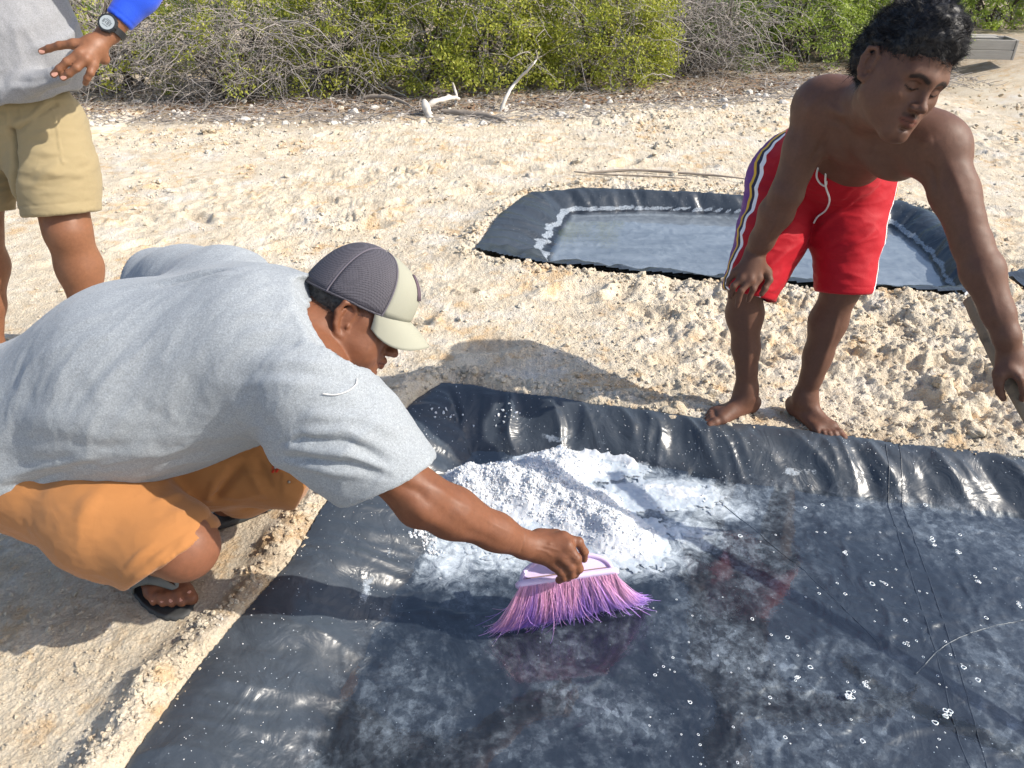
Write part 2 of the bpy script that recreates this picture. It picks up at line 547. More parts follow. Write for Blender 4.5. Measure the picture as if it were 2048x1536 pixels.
# ------------------------------------------------------------------ the sand
def build_ground():
    xs = axis_steps(-3.2, 4.2, lambda v: .0072 if -1.6 < v < 2.3 else .014)
    ys = axis_steps(.55, 12.5, lambda v: .0075 if v < 2.7 else min(.0075 + .0042 * (v - 2.7), .05))
    X, Y = np.meshgrid(xs, ys, indexing='ij')
    Z = terrain(X, Y)
    lit = ss(0, .55, Y - (6.30 + .40 * ss(-2.2, -.4, X) + .28 * ss(0, 3, X) * 3 + .35 * fbm(X * .8, Y * .8, 3, 61))) * (1 - ss(2.5, 4, X - 2) * .6)
    o = poly_sd(NEAR_OUT, X, Y)
    wet = np.exp(-((np.hypot(X + 1.0, Y - 1.75)) / .42) ** 2) * .35 + .35 * np.exp(-((o - .03) / .05) ** 2) * ss(.0, .5, fbm(X * 5, Y * 5, 3, 71))
    F = grid_faces(len(xs), len(ys))
    # leave out what the liners hide well below them
    c = (o < -.12).ravel()
    F = F[~(c[F].all(axis=1))]
    g = mesh('sand_ground', np.stack([X, Y, Z], -1).reshape(-1, 3), F, M_SAND, attrs={'litter': lit.ravel(), 'wet': np.clip(wet, 0, 1).ravel()})
    tag(g, 'pale cream salty sand with scuffs, clods and orange patches', kind='structure')
    # coarse surroundings out to the horizon
    A = np.concatenate([[-300, -100, -40, -15, -8, -5], np.arange(-3.2, 4.3, .3), [6, 9, 15, 40, 100, 300]])
    B = np.concatenate([[-300, -100, -30, -10, -4, -2, -1, -.4, .2, .56], np.arange(1, 12.4, .4), [12.5, 14, 17, 22, 30, 50, 100, 300]])
    Xc, Yc = np.meshgrid(A, B, indexing='ij')
    Zc = .02 * fbm(Xc * .7, Yc * .7, 2, 5) - .01
    inside = (Xc > -3.15) & (Xc < 4.15) & (Yc > .56) & (Yc < 12.45)
    Zc[inside] = -.5
    on = poly_sd(NEAR_OUT, Xc, Yc) < .15
    Zc[on] = -.5
    lit2 = ss(0, .8, Yc - 7.3 - .3 * np.clip(Xc, 0, 8))
    mesh('sand_ground', np.stack([Xc, Yc, Zc], -1).reshape(-1, 3), grid_faces(len(A), len(B)), M_SAND, attrs={'litter': lit2.ravel() * .7, 'wet': np.zeros(Xc.size)})
    tag(bpy.data.objects['sand_ground.001'], 'flat pale sand running out beyond the ponds', kind='structure')


build_ground()

# ------------------------------------------------------------------ pond liners
def gauss(X, Y, u, v, z, r, h, ry=None):
    c = G(u, v, z)
    return h * np.exp(-(((X - c[0]) / r) ** 2 + ((Y - c[1]) / (ry or r)) ** 2) ** 1.3)


def slush(X, Y):
    S = np.zeros(np.shape(X))
    for a in ((900, 1110, -.06, .15, .8, .12), (1010, 1080, -.06, .2, 1.0, .14), (1330, 985, -.06, .26, 1.25, .10), (1430, 1010, -.06, .16, .8, .08), (1250, 1110, -.06, .22, .9, .1), (1180, 930, -.06, .3, 1.1, .1), (1370, 1060, -.06, .14, .85, .1), (1290, 1100, -.06, .15, 1.0, .09)):
        S = np.maximum(S, gauss(X, Y, *a))
    return S


ZF, ZE, ZW = -.072, .040, -.060


def liner_z(out, inn, x, y, seed=0, amp=1.0, full=False):
    o, s = poly_sd(out, x, y, True)
    i = poly_sd(inn, x, y)
    oo = np.clip(-o, 0, 9); ii = np.clip(i, 0, 9)
    t = ii / (ii + oo + 1e-6)
    t = np.where(o > 0, 1.0, t)
    z = ZF + (ZE - ZF) * np.sin(np.clip(t, 0, 1) * math.pi / 2) ** 1.15
    env = np.sin(np.clip(t, 0, 1) * math.pi) ** .7
    sk = s + .10 * t + .05 * fbm(x * 4, y * 4, 2, seed + 3)
    r1 = 1 - np.abs(fbm(sk * 8, t * .5 + 3, 2, seed + 1)) * 2.6
    r2 = 1 - np.abs(fbm(sk * 17 + 5, t * 1.6, 2, seed + 2)) * 2.6
    z = z + amp * env * (.016 * r1 + .0035 * r2 + .0018 * fbm(x * 20, y * 20, 3, seed + 8))
    # upper rim wavers
    z = z + .012 * np.exp(-((t - 1) / .2) ** 2) * fbm(s * 5, s * 0, 3, seed + 4)
    # floor creases
    fl = 1 - ss(0, .25, t)
    cr = 1 - np.abs(fbm(x * 7 + 2 * fbm(x * 3, y * 3, 2, 1), y * 6, 3, seed + 6)) * 5
    cr2 = 1 - np.abs(fbm(x * 15 + y * 3, y * 13, 3, seed + 16)) * 5
    z = z + fl * (.0045 * np.clip(cr, 0, 1) + .003 * np.clip(cr2, 0, 1) + .0025 * fbm(x * 9, y * 9, 3, seed + 7))
    z = np.where(o > 0, z - o * 1.2, z)
    if not full:
        return z
    return z, t, o, s


def build_liner(name, out, inn, step, label, seed, crust_amt, floor_amt, amp=1.0):
    out = np.array(out)
    xs = np.arange(out[:, 0].min() - .05, out[:, 0].max() + .05, step)
    ys = np.arange(out[:, 1].min() - .05, out[:, 1].max() + .05, step)
    X, Y = np.meshgrid(xs, ys, indexing='ij')
    Z, t, o, s = liner_z(out, inn, X, Y, seed, amp, True)
    if seed == 1:
        amt = ss(.0, .45, fbm(X * 3.1 + 3, Y * 3.1, 3, 51)) * .85
    else:
        amt = 1.0
    crust = crust_amt * amt * np.exp(-((Z - (ZW + (.034 if seed == 1 else .022))) / .013) ** 2) * (t > .04)
    floor = floor_amt * (1 - ss(.0, .30, t)) + .12 * ss(.1, .5, t)
    sl = slush(X, Y) * (1 - ss(.0, .14, t)) if seed == 1 else .50 * (1 - ss(.0, .12, t))
    keep = (o < .035).ravel()
    F = grid_faces(len(xs), len(ys))
    F = F[keep[F].all(axis=1)]
    used = np.unique(F); mp = np.full(X.size, -1); mp[used] = np.arange(len(used))
    V = np.stack([X, Y, Z], -1).reshape(-1, 3)[used]
    ob = mesh(name, V, mp[F], M_LINER if seed == 1 else M_FAR, attrs={'crust': crust.ravel()[used], 'floor': floor.ravel()[used], 'slush': sl.ravel()[used]})
    return tag(ob, label, 'pond liner', 'black plastic salt pond liners')


near_liner = build_liner('pond_liner', NEAR_OUT, NEAR_IN, .0062, 'large near black plastic pond liner with the crouching man at its rim', 1, .9, 1.0)
far_liner = build_liner('pond_liner', FAR_OUT, FAR_IN, .012, 'smaller black plastic pond liner behind the man in red shorts', 40, 1.0, 2.3)
third_liner = build_liner('pond_liner', THIRD_OUT, THIRD_IN, .02, 'corner of a black liner just past the shirtless man\'s outstretched arm', 80, .6, 1.0)


def water_sheet(inn, z, grow, label):
    inn = np.array(inn); c = inn.mean(0)
    d = inn - c
    V = c + d * (1 + grow / np.linalg.norm(d, axis=1, keepdims=True))
    V = np.concatenate([V, np.full((len(V), 1), z)], 1)
    nx_ = np.roll(V, -1, 0)
    up = (V[:, 0] * nx_[:, 1] - nx_[:, 0] * V[:, 1]).sum() > 0
    o = mesh('pond_water', V, np.arange(len(V))[None] if up else np.arange(len(V))[None, ::-1], M_WATER, smooth=False)
    return tag(o, label, kind='structure')


water_sheet(NEAR_IN, ZW, .06, 'shallow clear brine over the near black liner')
water_sheet(FAR_IN, ZW, .05, 'grey still brine in the far pond')
water_sheet(THIRD_IN, ZW, .05, 'brine in the third pond')

# seams of the near liner
def surf_line(pts, r, out=NEAR_OUT, inn=NEAR_IN, seed=1, name='seam', lift=.0002):
    pts = np.asarray(pts, float)
    q, _ = catmull(pts, np.ones(len(pts)), 12)
    n = len(q)
    z = liner_z(out, inn, q[:, 0], q[:, 1], seed) + lift
    q = np.column_stack([q[:, 0], q[:, 1], z])
    V, F = tube(q, r, 5, 1)
    return mesh(name, V, F, M_LINER, near_liner, attrs={'crust': np.zeros(len(V)), 'floor': np.full(len(V), .35)})


for du in (0, 26):
    surf_line([G(1770 + du, 893, .03)[:2], G(1780 + du, 1000, -.05)[:2], G(1812 + du * 1.2, 1120, -.07)[:2], G(1870 + du * 1.4, 1300, -.07)[:2], G(1925 + du * 1.5, 1500, -.07)[:2], (1.0, .8)], .0016)
surf_line([G(1430, 990, -.06)[:2], G(1520, 1070, -.07)[:2], G(1640, 1170, -.07)[:2], G(1760, 1290, -.07)[:2]], .0013)
surf_line([G(2048, 1240, -.07)[:2], G(1960, 1260, -.07)[:2], G(1890, 1290, -.07)[:2], G(1830, 1350, -.07)[:2]], .0024)

# ------------------------------------------------------------------ salt heap and slush
def build_salt():
    xs = np.arange(-.42, 1.0, .0034); ys = np.arange(1.30, 2.16, .0036)
    X, Y = np.meshgrid(xs, ys, indexing='ij')
    H = np.zeros_like(X)
    for a in ((945, 945, 0, .10, .075), (1010, 945, 0, .13, .085, .10), (1090, 960, 0, .12, .08, .10), (1160, 990, 0, .11, .075, .09), (1225, 1035, -.02, .085, .06), (1268, 1055, -.03, .08, .030), (1110, 915, -.02, .12, .045, .08), (1205, 1055, -.04, .06, .035)):
        gg = gauss(X, Y, *a); H = np.maximum(H, gg) + .20 * np.minimum(H, gg)
    S = slush(X, Y)
    rag = fbm(X * 11, Y * 11, 5, 21, .6)
    streak = fbm(X * 26 + Y * 8, Y * 40, 4, 33, .6)
    d1, d2, rr = worley(X * 62 + 1.2 * rag, Y * 62, 5)
    cry = (1 - d1) * .6 + rr * .35
    d1b, _, rb = worley(X * 30, Y * 30 + rag, 15)
    H = H * .86
    h = H * (1 + .30 * rag) + .0165 * (S + .42 * rag + .33 * streak) - .0045
    h = h + np.clip(H * 14, .1, 1) * (.0065 * cry + .015 * (1 - d1b) * rb) - .006
    # ploughed ridges along the sweep
    rid = np.abs(fbm((X + Y) * 9, (X - Y) * 2.0, 3, 55))
    h = h + .020 * np.clip(H * 16, 0, 1) * (.35 - rid)
    i = poly_sd(NEAR_IN, X, Y)
    base = ZF + .002
    slope = liner_z(NEAR_OUT, NEAR_IN, X, Y, 1)
    Z = base + h
    Z = np.where(i > -.02, slope + h - .02 * ss(-.02, .09, i) , Z)
    keep = ((Z > slope - .002) & (h > .004 + .004 * rag)).ravel()
    F = grid_faces(len(xs), len(ys))
    F = F[keep[F].any(axis=1)]
    used = np.unique(F); mp = np.full(X.size, -1); mp[used] = np.arange(len(used))
    V = np.stack([X, Y, Z], -1).reshape(-1, 3)[used]
    o = mesh('salt_heap', V, mp[F], M_SALT)
    tag(o, 'white heap of wet harvested salt with slush around it in the near pond', 'salt heap', kind='stuff')
    # loose crystals lying over it
    n = 9000
    k = rng.integers(0, X.size, n * 4)
    w = np.clip(H.ravel()[k] * 16, .03, 1) * (Z.ravel()[k] > ZW - .002)
    k = k[rng.random(len(k)) < w][:n]
    pos = np.stack([X.ravel()[k], Y.ravel()[k], Z.ravel()[k]], 1)
    V2, F2 = scatter(pos, rng.uniform(.0012, .0048, len(pos)), ico(0), seed=3)
    o2 = mesh('salt_crystals', V2, F2, M_SALT, smooth=False)
    tag(o2, 'coarse salt crystals over the white heap', 'salt crystals', kind='stuff')


build_salt()


def liner_salt():
    # stray crystals and lumps on the dry slopes
    n = 2600
    x = rng.uniform(-.8, 2.2, n * 3); y = rng.uniform(.9, 2.45, n * 3)
    o, s = poly_sd(NEAR_OUT, x, y, True); i = poly_sd(NEAR_IN, x, y)
    m = (o < -.01) & (i > 0) & (rng.random(len(x)) < .25 + .75 * (fbm(x * 6, y * 6, 3, 5) > .1))
    x, y = x[m][:n], y[m][:n]
    z = liner_z(NEAR_OUT, NEAR_IN, x, y, 1)
    sz = rng.uniform(.0007, .0019, len(x)); sz[::60] *= 2.2
    V, F = scatter(np.column_stack([x, y, z + sz * .3]), sz, ico(0), seed=5)
    parts = [(V, F)]
    for (u, v, r, k) in ((850, 1067, .035, 60), (868, 1085, .025, 40), (840, 1060, .02, 30), (1015, 850, .05, 20), (905, 850, .05, 16)):
        c = G(u, v, -.03); a = rng.normal(size=(k, 2)) * r * .5
        px, py = c[0] + a[:, 0], c[1] + a[:, 1] * .7
        pz = liner_z(NEAR_OUT, NEAR_IN, px, py, 1)
        sz = rng.uniform(.0015, .006, k)
        parts.append(scatter(np.column_stack([px, py, pz + sz * .4]), sz, ico(0), seed=int(u)))
    V, F = merge(parts)
    o = mesh('salt_crystals', V, np.concatenate(F), M_SALT, smooth=False)
    tag(o, 'stray salt grains stuck to the slopes of the near black liner', 'salt crystals', kind='stuff')


liner_salt()


def foam():
    m = NT('white foam'); M = m.set(color=(.82, .84, .85), rough=.35, sss=.1)
    parts = []
    g = np.random.default_rng(11)
    spots = [(1170, 0, 0)]
    px = [(1480, 1072, 1), (1690, 1107, 1.3), (1870, 1088, 1.8), (1610, 1015, .8), (1645, 1010, .9), (1715, 1012, .8), (1850, 1010, 1), (1770, 1168, 1.3), (1744, 1168, 1.1), (1810, 1240, .8), (1815, 1290, 1.2), (1595, 1357, 1.3), (1735, 1372, 1.3), (1698, 1388, 1.8), (1893, 1424, 1.8), (1870, 1445, 1), (1620, 1334, .9), (1575, 1275, .8), (1690, 1188, .8), (1638, 1187, .6), (1927, 1335, .9), (1956, 1360, 1), (2035, 1210, 1.2), (1955, 1160, 1.3), (1918, 1105, 1.2), (1990, 1137, .6), (1972, 1236, .8), (1505, 1238, .7), (1570, 1475, .7), (1725, 1482, .9), (1640, 1450, .5), (1540, 1395, .6), (1700, 1065, .5), (1760, 1065, .5), (1650, 1065, .6), (1920, 1070, .8), (1475, 1525, .5), (1380, 1405, .7), (1310, 1350, .6), (1400, 1490, .5)]
    for _ in range(70):
        px.append((g.uniform(1280, 2040), g.uniform(1040, 1530), g.uniform(.2, .55)))
    for u, v, s in px:
        c = G(u, v, ZW); R = .0055 * s
        ks = 1 if s < 1.2 else g.integers(3, 7)
        for k in range(ks):
            off = np.zeros(2) if ks == 1 else g.normal(size=2) * R * .75
            r = R if ks == 1 else R * g.uniform(.35, .6)
            th = np.linspace(0, 2 * np.pi, 11)
            wob = 1 + .15 * g.normal(size=11); wob[-1] = wob[0]
            pts = np.column_stack([c[0] + off[0] + r * wob * np.cos(th), c[1] + off[1] + r * wob * np.sin(th), np.full(11, ZW + .0006)])
            V, F = tubes(pts[None], np.full((1, 11), max(r * .28, .0006)), 4)
            parts.append((V, F))
    V, F = merge(parts)
    o = mesh('brine_foam', V, np.concatenate(F), M)
    tag(o, 'small white rings of foam floating on the near brine', 'foam', kind='stuff')


foam()


def clods():
    m = M_SAND
    n = 24000
    # density in view cone, more near rims and rough spots
    y = .7 + (rng.random(n * 3) ** 1.5) * 7.5
    x = rng.uniform(-1, 1, n * 3) * (.35 + y * .78)
    o = np.minimum(poly_sd(NEAR_OUT, x, y), poly_sd(FAR_OUT, x, y))
    rim = np.exp(-((o - .05) / .06) ** 2)
    p = .07 + 1.0 * rim + .7 * ss(.05, .4, fbm(x * 1.7, y * 1.7, 3, 93)) + .35 * ss(.3, .8, x) * (y > 1.9) * (y < 3.4)
    keep = (o > -.022) & (rng.random(len(x)) < p * .95)
    x, y, rim = x[keep][:n], y[keep][:n], rim[keep][:n]
    z = terrain(x, y)
    z = np.where(z < .015, np.where(poly_sd(NEAR_OUT, x, y) < 0, .035, z), z)
    s = (.0014 + .0012 * y) * rng.lognormal(0, .45, len(x)) * (1 + .7 * rim)
    s = np.clip(s, .002, .004 + .0042 * y)
    V, F = scatter(np.column_stack([x, y, z + s * .2]), s, ico(0), flat=.75, jit=.22, seed=8)
    ob = mesh('sand_crumbs', V, F, m, smooth=False, attrs={'litter': np.zeros(len(V)), 'wet': np.zeros(len(V))})
    tag(ob, 'loose sand crumbs and clods strewn over the pale ground', 'sand crumbs', kind='stuff')
    # bigger clods
    n = 140
    y = 1.9 + rng.random(n * 4) * 4.5; x = rng.uniform(-1, 1, n * 4) * (.3 + y * .75)
    o = np.minimum(poly_sd(NEAR_OUT, x, y), poly_sd(FAR_OUT, x, y))
    keep = (o > .03) & (rng.random(len(x)) < .12 + ss(.25, .9, x) * (y < 3.6) * .7) & (np.hypot(x - .98, y - 2.26) > .24)
    x, y = x[keep][:n], y[keep][:n]
    z = terrain(x, y)
    s = np.clip(.014 * rng.lognormal(0, .5, len(x)), .008, .05)
    base = ico(2)
    V, F = scatter(np.column_stack([x, y, z + s * .15]), s, base, flat=.62, jit=.0, seed=9)
    sr = np.repeat(s, len(base[0]))[:, None]
    V = V + .55 * sr * np.stack([fbm(V[:, 0] * 45 + 9 * q, V[:, 1] * 45, 3, q, .65, z=V[:, 2] * 45) for q in range(3)], 1)
    ob = mesh('sand_clods', V, F, m, attrs={'litter': np.zeros(len(V)), 'wet': np.zeros(len(V))})
    tag(ob, 'broken lumps of crusted sand lying between the two ponds', 'sand clods', kind='stuff')


clods()

# ================================================================== bodies: smooth fields meshed as one surface
class Field:
    def __init__(s, lo, hi, coarse, fine=None, boxes=()):
        s.ax = []
        for k in range(3):
            iv = [(b[0][k], b[1][k]) for b in boxes]
            a = [lo[k]]
            while a[-1] < hi[k]:
                st = fine if any(p <= a[-1] <= q for p, q in iv) else coarse
                a.append(a[-1] + st)
            s.ax.append(np.array(a, np.float32))
        s.f = np.full([len(a) for a in s.ax], 1.0, np.float32)

    def sub(s, lo, hi):
        sl = []
        for k in range(3):
            i = max(np.searchsorted(s.ax[k], lo[k]) - 1, 0); j = min(np.searchsorted(s.ax[k], hi[k]) + 1, len(s.ax[k]))
            if j - i < 2: return None
            sl.append(slice(i, j))
        x = s.ax[0][sl[0]][:, None, None]; y = s.ax[1][sl[1]][None, :, None]; z = s.ax[2][sl[2]][None, None, :]
        return tuple(sl), x, y, z

    def comb(s, sl, d, k, op):
        f = s.f[sl]
        if op == '+':
            if k > 0:
                h = np.clip(k - np.abs(f - d), 0, None) / k
                s.f[sl] = np.minimum(f, d) - h * h * k * .25
            else:
                s.f[sl] = np.minimum(f, d)
        else:
            d = -d
            if k > 0:
                h = np.clip(k - np.abs(f - d), 0, None) / k
                s.f[sl] = np.maximum(f, d) + h * h * k * .25
            else:
                s.f[sl] = np.maximum(f, d)

    def cap(s, a, b, ra, rb=None, k=.02, op='+', fl=None):
        """tapered limb from a to b; fl=(direction, factor) squeezes it along a direction"""
        a = np.asarray(a, float); b = np.asarray(b, float); rb = ra if rb is None else rb
        R = max(ra, rb) * (1.0 if fl is None or fl[1] >= 1 else 1 / fl[1]) + k + .02
        g = s.sub(np.minimum(a, b) - R, np.maximum(a, b) + R)
        if g is None: return s
        sl, x, y, z = g
        x = x - a[0]; y = y - a[1]; z = z - a[2]
        e = b - a
        if fl is not None:
            n = nz(fl[0]); q = fl[1] - 1
            dn = (x * n[0] + y * n[1] + z * n[2]) * q
            x = x + dn * n[0]; y = y + dn * n[1]; z = z + dn * n[2]
            e = e + n * (e @ n) * q
        t = np.clip((x * e[0] + y * e[1] + z * e[2]) / (e @ e + 1e-12), 0, 1)
        d = np.sqrt((x - t * e[0]) ** 2 + (y - t * e[1]) ** 2 + (z - t * e[2]) ** 2) - (ra + (rb - ra) * t)
        s.comb(sl, d.astype(np.float32), k, op)
        return s

    def chain(s, pts, rs, k=.02, op='+', fl=None):
        for i in range(len(pts) - 1):
            s.cap(pts[i], pts[i + 1], rs[i], rs[i + 1], k, op, fl)
        return s

    def ell(s, c, r, M=None, k=.02, op='+'):
        """ellipsoid, M columns are its axes"""
        c = np.asarray(c, float); r = np.asarray(r, float); M = np.eye(3) if M is None else M
        R = r.max() + k + .02
        g = s.sub(c - R, c + R)
        if g is None: return s
        sl, x, y, z = g
        x = x - c[0]; y = y - c[1]; z = z - c[2]
        q = [(x * M[0, i] + y * M[1, i] + z * M[2, i]) / r[i] for i in range(3)]
        k0 = np.sqrt(q[0] ** 2 + q[1] ** 2 + q[2] ** 2)
        k1 = np.sqrt((q[0] / r[0]) ** 2 + (q[1] / r[1]) ** 2 + (q[2] / r[2]) ** 2)
        d = k0 * (k0 - 1) / (k1 + 1e-9)
        s.comb(sl, d.astype(np.float32), k, op)
        return s

    def cyl(s, a, b, r, k=.003, op='-'):
        """flat-ended cylinder, by default cut away"""
        a = np.asarray(a, float); b = np.asarray(b, float)
        g = s.sub(np.minimum(a, b) - r - .03, np.maximum(a, b) + r + .03)
        if g is None: return s
        sl, x, y, z = g
        e = b - a; L = np.linalg.norm(e); e = e / L
        x = x - a[0]; y = y - a[1]; z = z - a[2]
        t = x * e[0] + y * e[1] + z * e[2]
        rad = np.sqrt(np.clip(x * x + y * y + z * z - t * t, 0, None)) - r
        d = np.maximum(rad, np.abs(t - L / 2) - L / 2)
        s.comb(sl, d.astype(np.float32), k, op)
        return s

    def surface(s, smooth=1):
        f = s.f; ins = f < 0
        nx, ny, nz_ = f.shape
        c = np.zeros((nx - 1, ny - 1, nz_ - 1), np.uint8)
        for a in (0, 1):
            for b in (0, 1):
                for d in (0, 1):
                    c += ins[a:nx - 1 + a, b:ny - 1 + b, d:nz_ - 1 + d]
        act = (c > 0) & (c < 8)
        I, J, K = np.nonzero(act)
        idx = np.full(act.shape, -1, np.int32); idx[I, J, K] = np.arange(len(I))
        acc = np.zeros((len(I), 3)); cnt = np.zeros(len(I))
        fl = f.ravel(); st = (ny * nz_, nz_, 1); base = I * st[0] + J * st[1] + K
        for ax in range(3):
            o = [q for q in range(3) if q != ax]
            for a in (0, 1):
                for b in (0, 1):
                    p0 = base + a * st[o[0]] + b * st[o[1]]; p1 = p0 + st[ax]
                    v0 = fl[p0]; v1 = fl[p1]; m = (v0 < 0) != (v1 < 0)
                    t = np.where(m, v0 / np.where(m, v0 - v1, 1), 0)
                    q = np.zeros((len(I), 3)); q[:, ax] = t; q[:, o[0]] = a; q[:, o[1]] = b
                    acc += q * m[:, None]; cnt += m
        acc /= cnt[:, None]
        V = np.empty((len(I), 3))
        for ax, ii in enumerate((I, J, K)):
            A = s.ax[ax]; V[:, ax] = A[ii] + (A[ii + 1] - A[ii]) * acc[:, ax]
        Fs = []
        for ax in range(3):
            o = [q for q in range(3) if q != ax]
            sl0 = [slice(None)] * 3; sl1 = [slice(None)] * 3
            sl0[ax] = slice(0, -1); sl1[ax] = slice(1, None)
            for q in o: sl0[q] = slice(1, -1); sl1[q] = slice(1, -1)
            a = ins[tuple(sl0)]; b = ins[tuple(sl1)]
            for way in (0, 1):
                e = np.argwhere(a & ~b) if way == 0 else np.argwhere(~a & b)
                if len(e) == 0: continue
                e[:, o[0]] += 1; e[:, o[1]] += 1
                def cell(da, db):
                    q = e.copy(); q[:, o[0]] -= da; q[:, o[1]] -= db
                    return idx[q[:, 0], q[:, 1], q[:, 2]]
                quad = np.stack([cell(1, 1), cell(0, 1), cell(0, 0), cell(1, 0)], 1)
                flip = (way == 1) ^ (ax == 1)
                Fs.append(quad[:, ::-1] if flip else quad)
        F = np.concatenate(Fs)
        F = F[(F >= 0).all(1)]
        for _ in range(smooth):
            V = relax(V, F, .5)
        return V, F


def relax(V, F, w):
    n = len(V); a = np.concatenate([F[:, 0], F[:, 1], F[:, 2], F[:, 3]]); b = np.concatenate([F[:, 1], F[:, 2], F[:, 3], F[:, 0]])
    cnt = np.bincount(a, minlength=n) + np.bincount(b, minlength=n)
    out = np.empty_like(V)
    for k in range(3):
        out[:, k] = (np.bincount(a, V[b, k], n) + np.bincount(b, V[a, k], n)) / np.maximum(cnt, 1)
    return V * (1 - w) + out * w


def vnormals(V, F):
    n = np.cross(V[F[:, 2]] - V[F[:, 0]], V[F[:, 3]] - V[F[:, 1]])
    out = np.zeros_like(V)
    for k in range(3):
        for c in range(4):
            out[:, k] += np.bincount(F[:, c], n[:, k], len(V))
    return out / (np.linalg.norm(out, axis=1, keepdims=True) + 1e-12)


def seg_d(V, pts):
    """distance to a polyline and position along it 0..1"""
    pts = np.asarray(pts, float); best = np.full(len(V), 9.0); tt = np.zeros(len(V)); m = len(pts) - 1
    for i in range(m):
        e = pts[i + 1] - pts[i]; t = np.clip(((V - pts[i]) @ e) / (e @ e + 1e-12), 0, 1)
        d = np.linalg.norm(V - pts[i] - t[:, None] * e, axis=1)
        q = d < best; best[q] = d[q]; tt[q] = (i + t[q]) / m
    return best, tt


class Skin:
    """surface of a field plus folds, creases and colour painted on its vertices"""
    def __init__(s, field, smooth=1):
        s.V, s.F = field.surface(smooth); s.N = vnormals(s.V, s.F)
        s.tint = np.ones((len(s.V), 3))
    def fold(s, pts, amp, w, taper=True, face=None):
        d, t = seg_d(s.V, pts)
        a = amp * np.exp(-(d / w) ** 2)
        if taper: a = a * np.clip(np.sin(np.clip(t, .02, .98) * math.pi), 0, 1) ** .5
        s.V = s.V + s.N * a[:, None]; return s
    def noise(s, amp, sc, seed=0, M=None, oct=3, ridge=False, mask=None):
        q = s.V if M is None else s.V @ M
        n = fbm(q[:, 0] * sc[0], q[:, 1] * sc[1], oct, seed, z=q[:, 2] * sc[2])
        if ridge: n = (1 - np.abs(n) * 3.0)
        a = amp * n
        if mask is not None: a = a * mask
        s.V = s.V + s.N * a[:, None]; return s
    def renorm(s):
        s.N = vnormals(s.V, s.F); return s
    def paint(s, c, r, col, soft=.5):
        c = np.asarray(c, float)
        d = np.linalg.norm(s.V - c, axis=1) if c.ndim == 1 else seg_d(s.V, c)[0]
        w = (1 - ss(r * (1 - soft), r, d))[:, None]
        s.tint = s.tint * (1 - w) + s.tint * np.asarray(col) * w; return s
    def paint_face(s, c, M, k, pts, r, col, soft=.5, ymin=.03):
        """colour along a line drawn on the face, seen from straight in front (x, z in head units)"""
        L = (s.V - c) @ M / k
        d, _ = seg_d(np.column_stack([L[:, 0], L[:, 2], L[:, 2] * 0]), [(p[0], p[1], 0) for p in pts])
        w = ((1 - ss(r * (1 - soft), r, d)) * (L[:, 1] > ymin) * (np.abs(L).max(1) < .2))[:, None]
        s.tint = s.tint * (1 - w) + s.tint * np.asarray(col) * w; return s
    def face_colours(s, c, M, k, brow=.0062, lip=(1.0, .70, .70), moustache=True, shade=.8):
        f = lambda *a, **q: s.paint_face(c, M, k, *a, **q)
        f([(-.022, -.0625), (-.008, -.0585), (0, -.0600), (.008, -.0585), (.022, -.0625)], .0065, lip)
        f([(-.018, -.0665), (0, -.0700), (.018, -.0665)], .0062, lip)
        f([(-.024, -.0633), (0, -.0628), (.024, -.0633)], .0016, (.35, .3, .3))
        for q in (-1, 1):
            f([(q * .013, .0180), (q * .024, .0235), (q * .036, .0245), (q * .048, .0185)], brow, (.13, .12, .14), soft=.5)
            f([(q * .017, -.0010), (q * .026, -.0052), (q * .038, -.0050), (q * .046, -.0015)], .0026, (.12, .10, .10), soft=.5)
            f([(q * .020, .0105), (q * .032, .0120), (q * .044, .0085)], .0022, (.55, .5, .5), soft=.8)
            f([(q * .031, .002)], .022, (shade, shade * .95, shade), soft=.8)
            f([(q * .0075, -.0425)], .004, (.35, .3, .3))
        if moustache:
            f([(-.021, -.0525), (0, -.0500), (.021, -.0525)], .0065, (.50, .48, .52), soft=.8)
            f([(0, -.088), (0, -.108)], .020, (.72, .70, .74), soft=.8)
        return s
    def obj(s, name, mat, parent, **attrs):
        at = {'tint': s.tint}; at.update(attrs)
        return mesh(name, s.V, s.F, mat, parent, attrs=at)
    def bvh(s):
        return BVHTree.FromPolygons([tuple(v) for v in s.V], [tuple(int(i) for i in f) for f in s.F])


def on(bvh, u, v, off=.002):
    r = Vector(ray(u, v)).normalized()
    h = bvh.ray_cast(Vector(CAMP), r)
    if h[0] is None: return None
    return np.array(h[0]) + np.array(h[1]) * off * (1 if h[1].dot(r) < 0 else -1)


# ---------------------------------------------------------------- head, in its own frame: x to the person's right... y face, z up
def frame(fwd, up):
    y = nz(fwd); z = nz(np.asarray(up) - y * (np.asarray(up) @ y)); x = np.cross(y, z)
    return np.stack([x, y, z], 1)


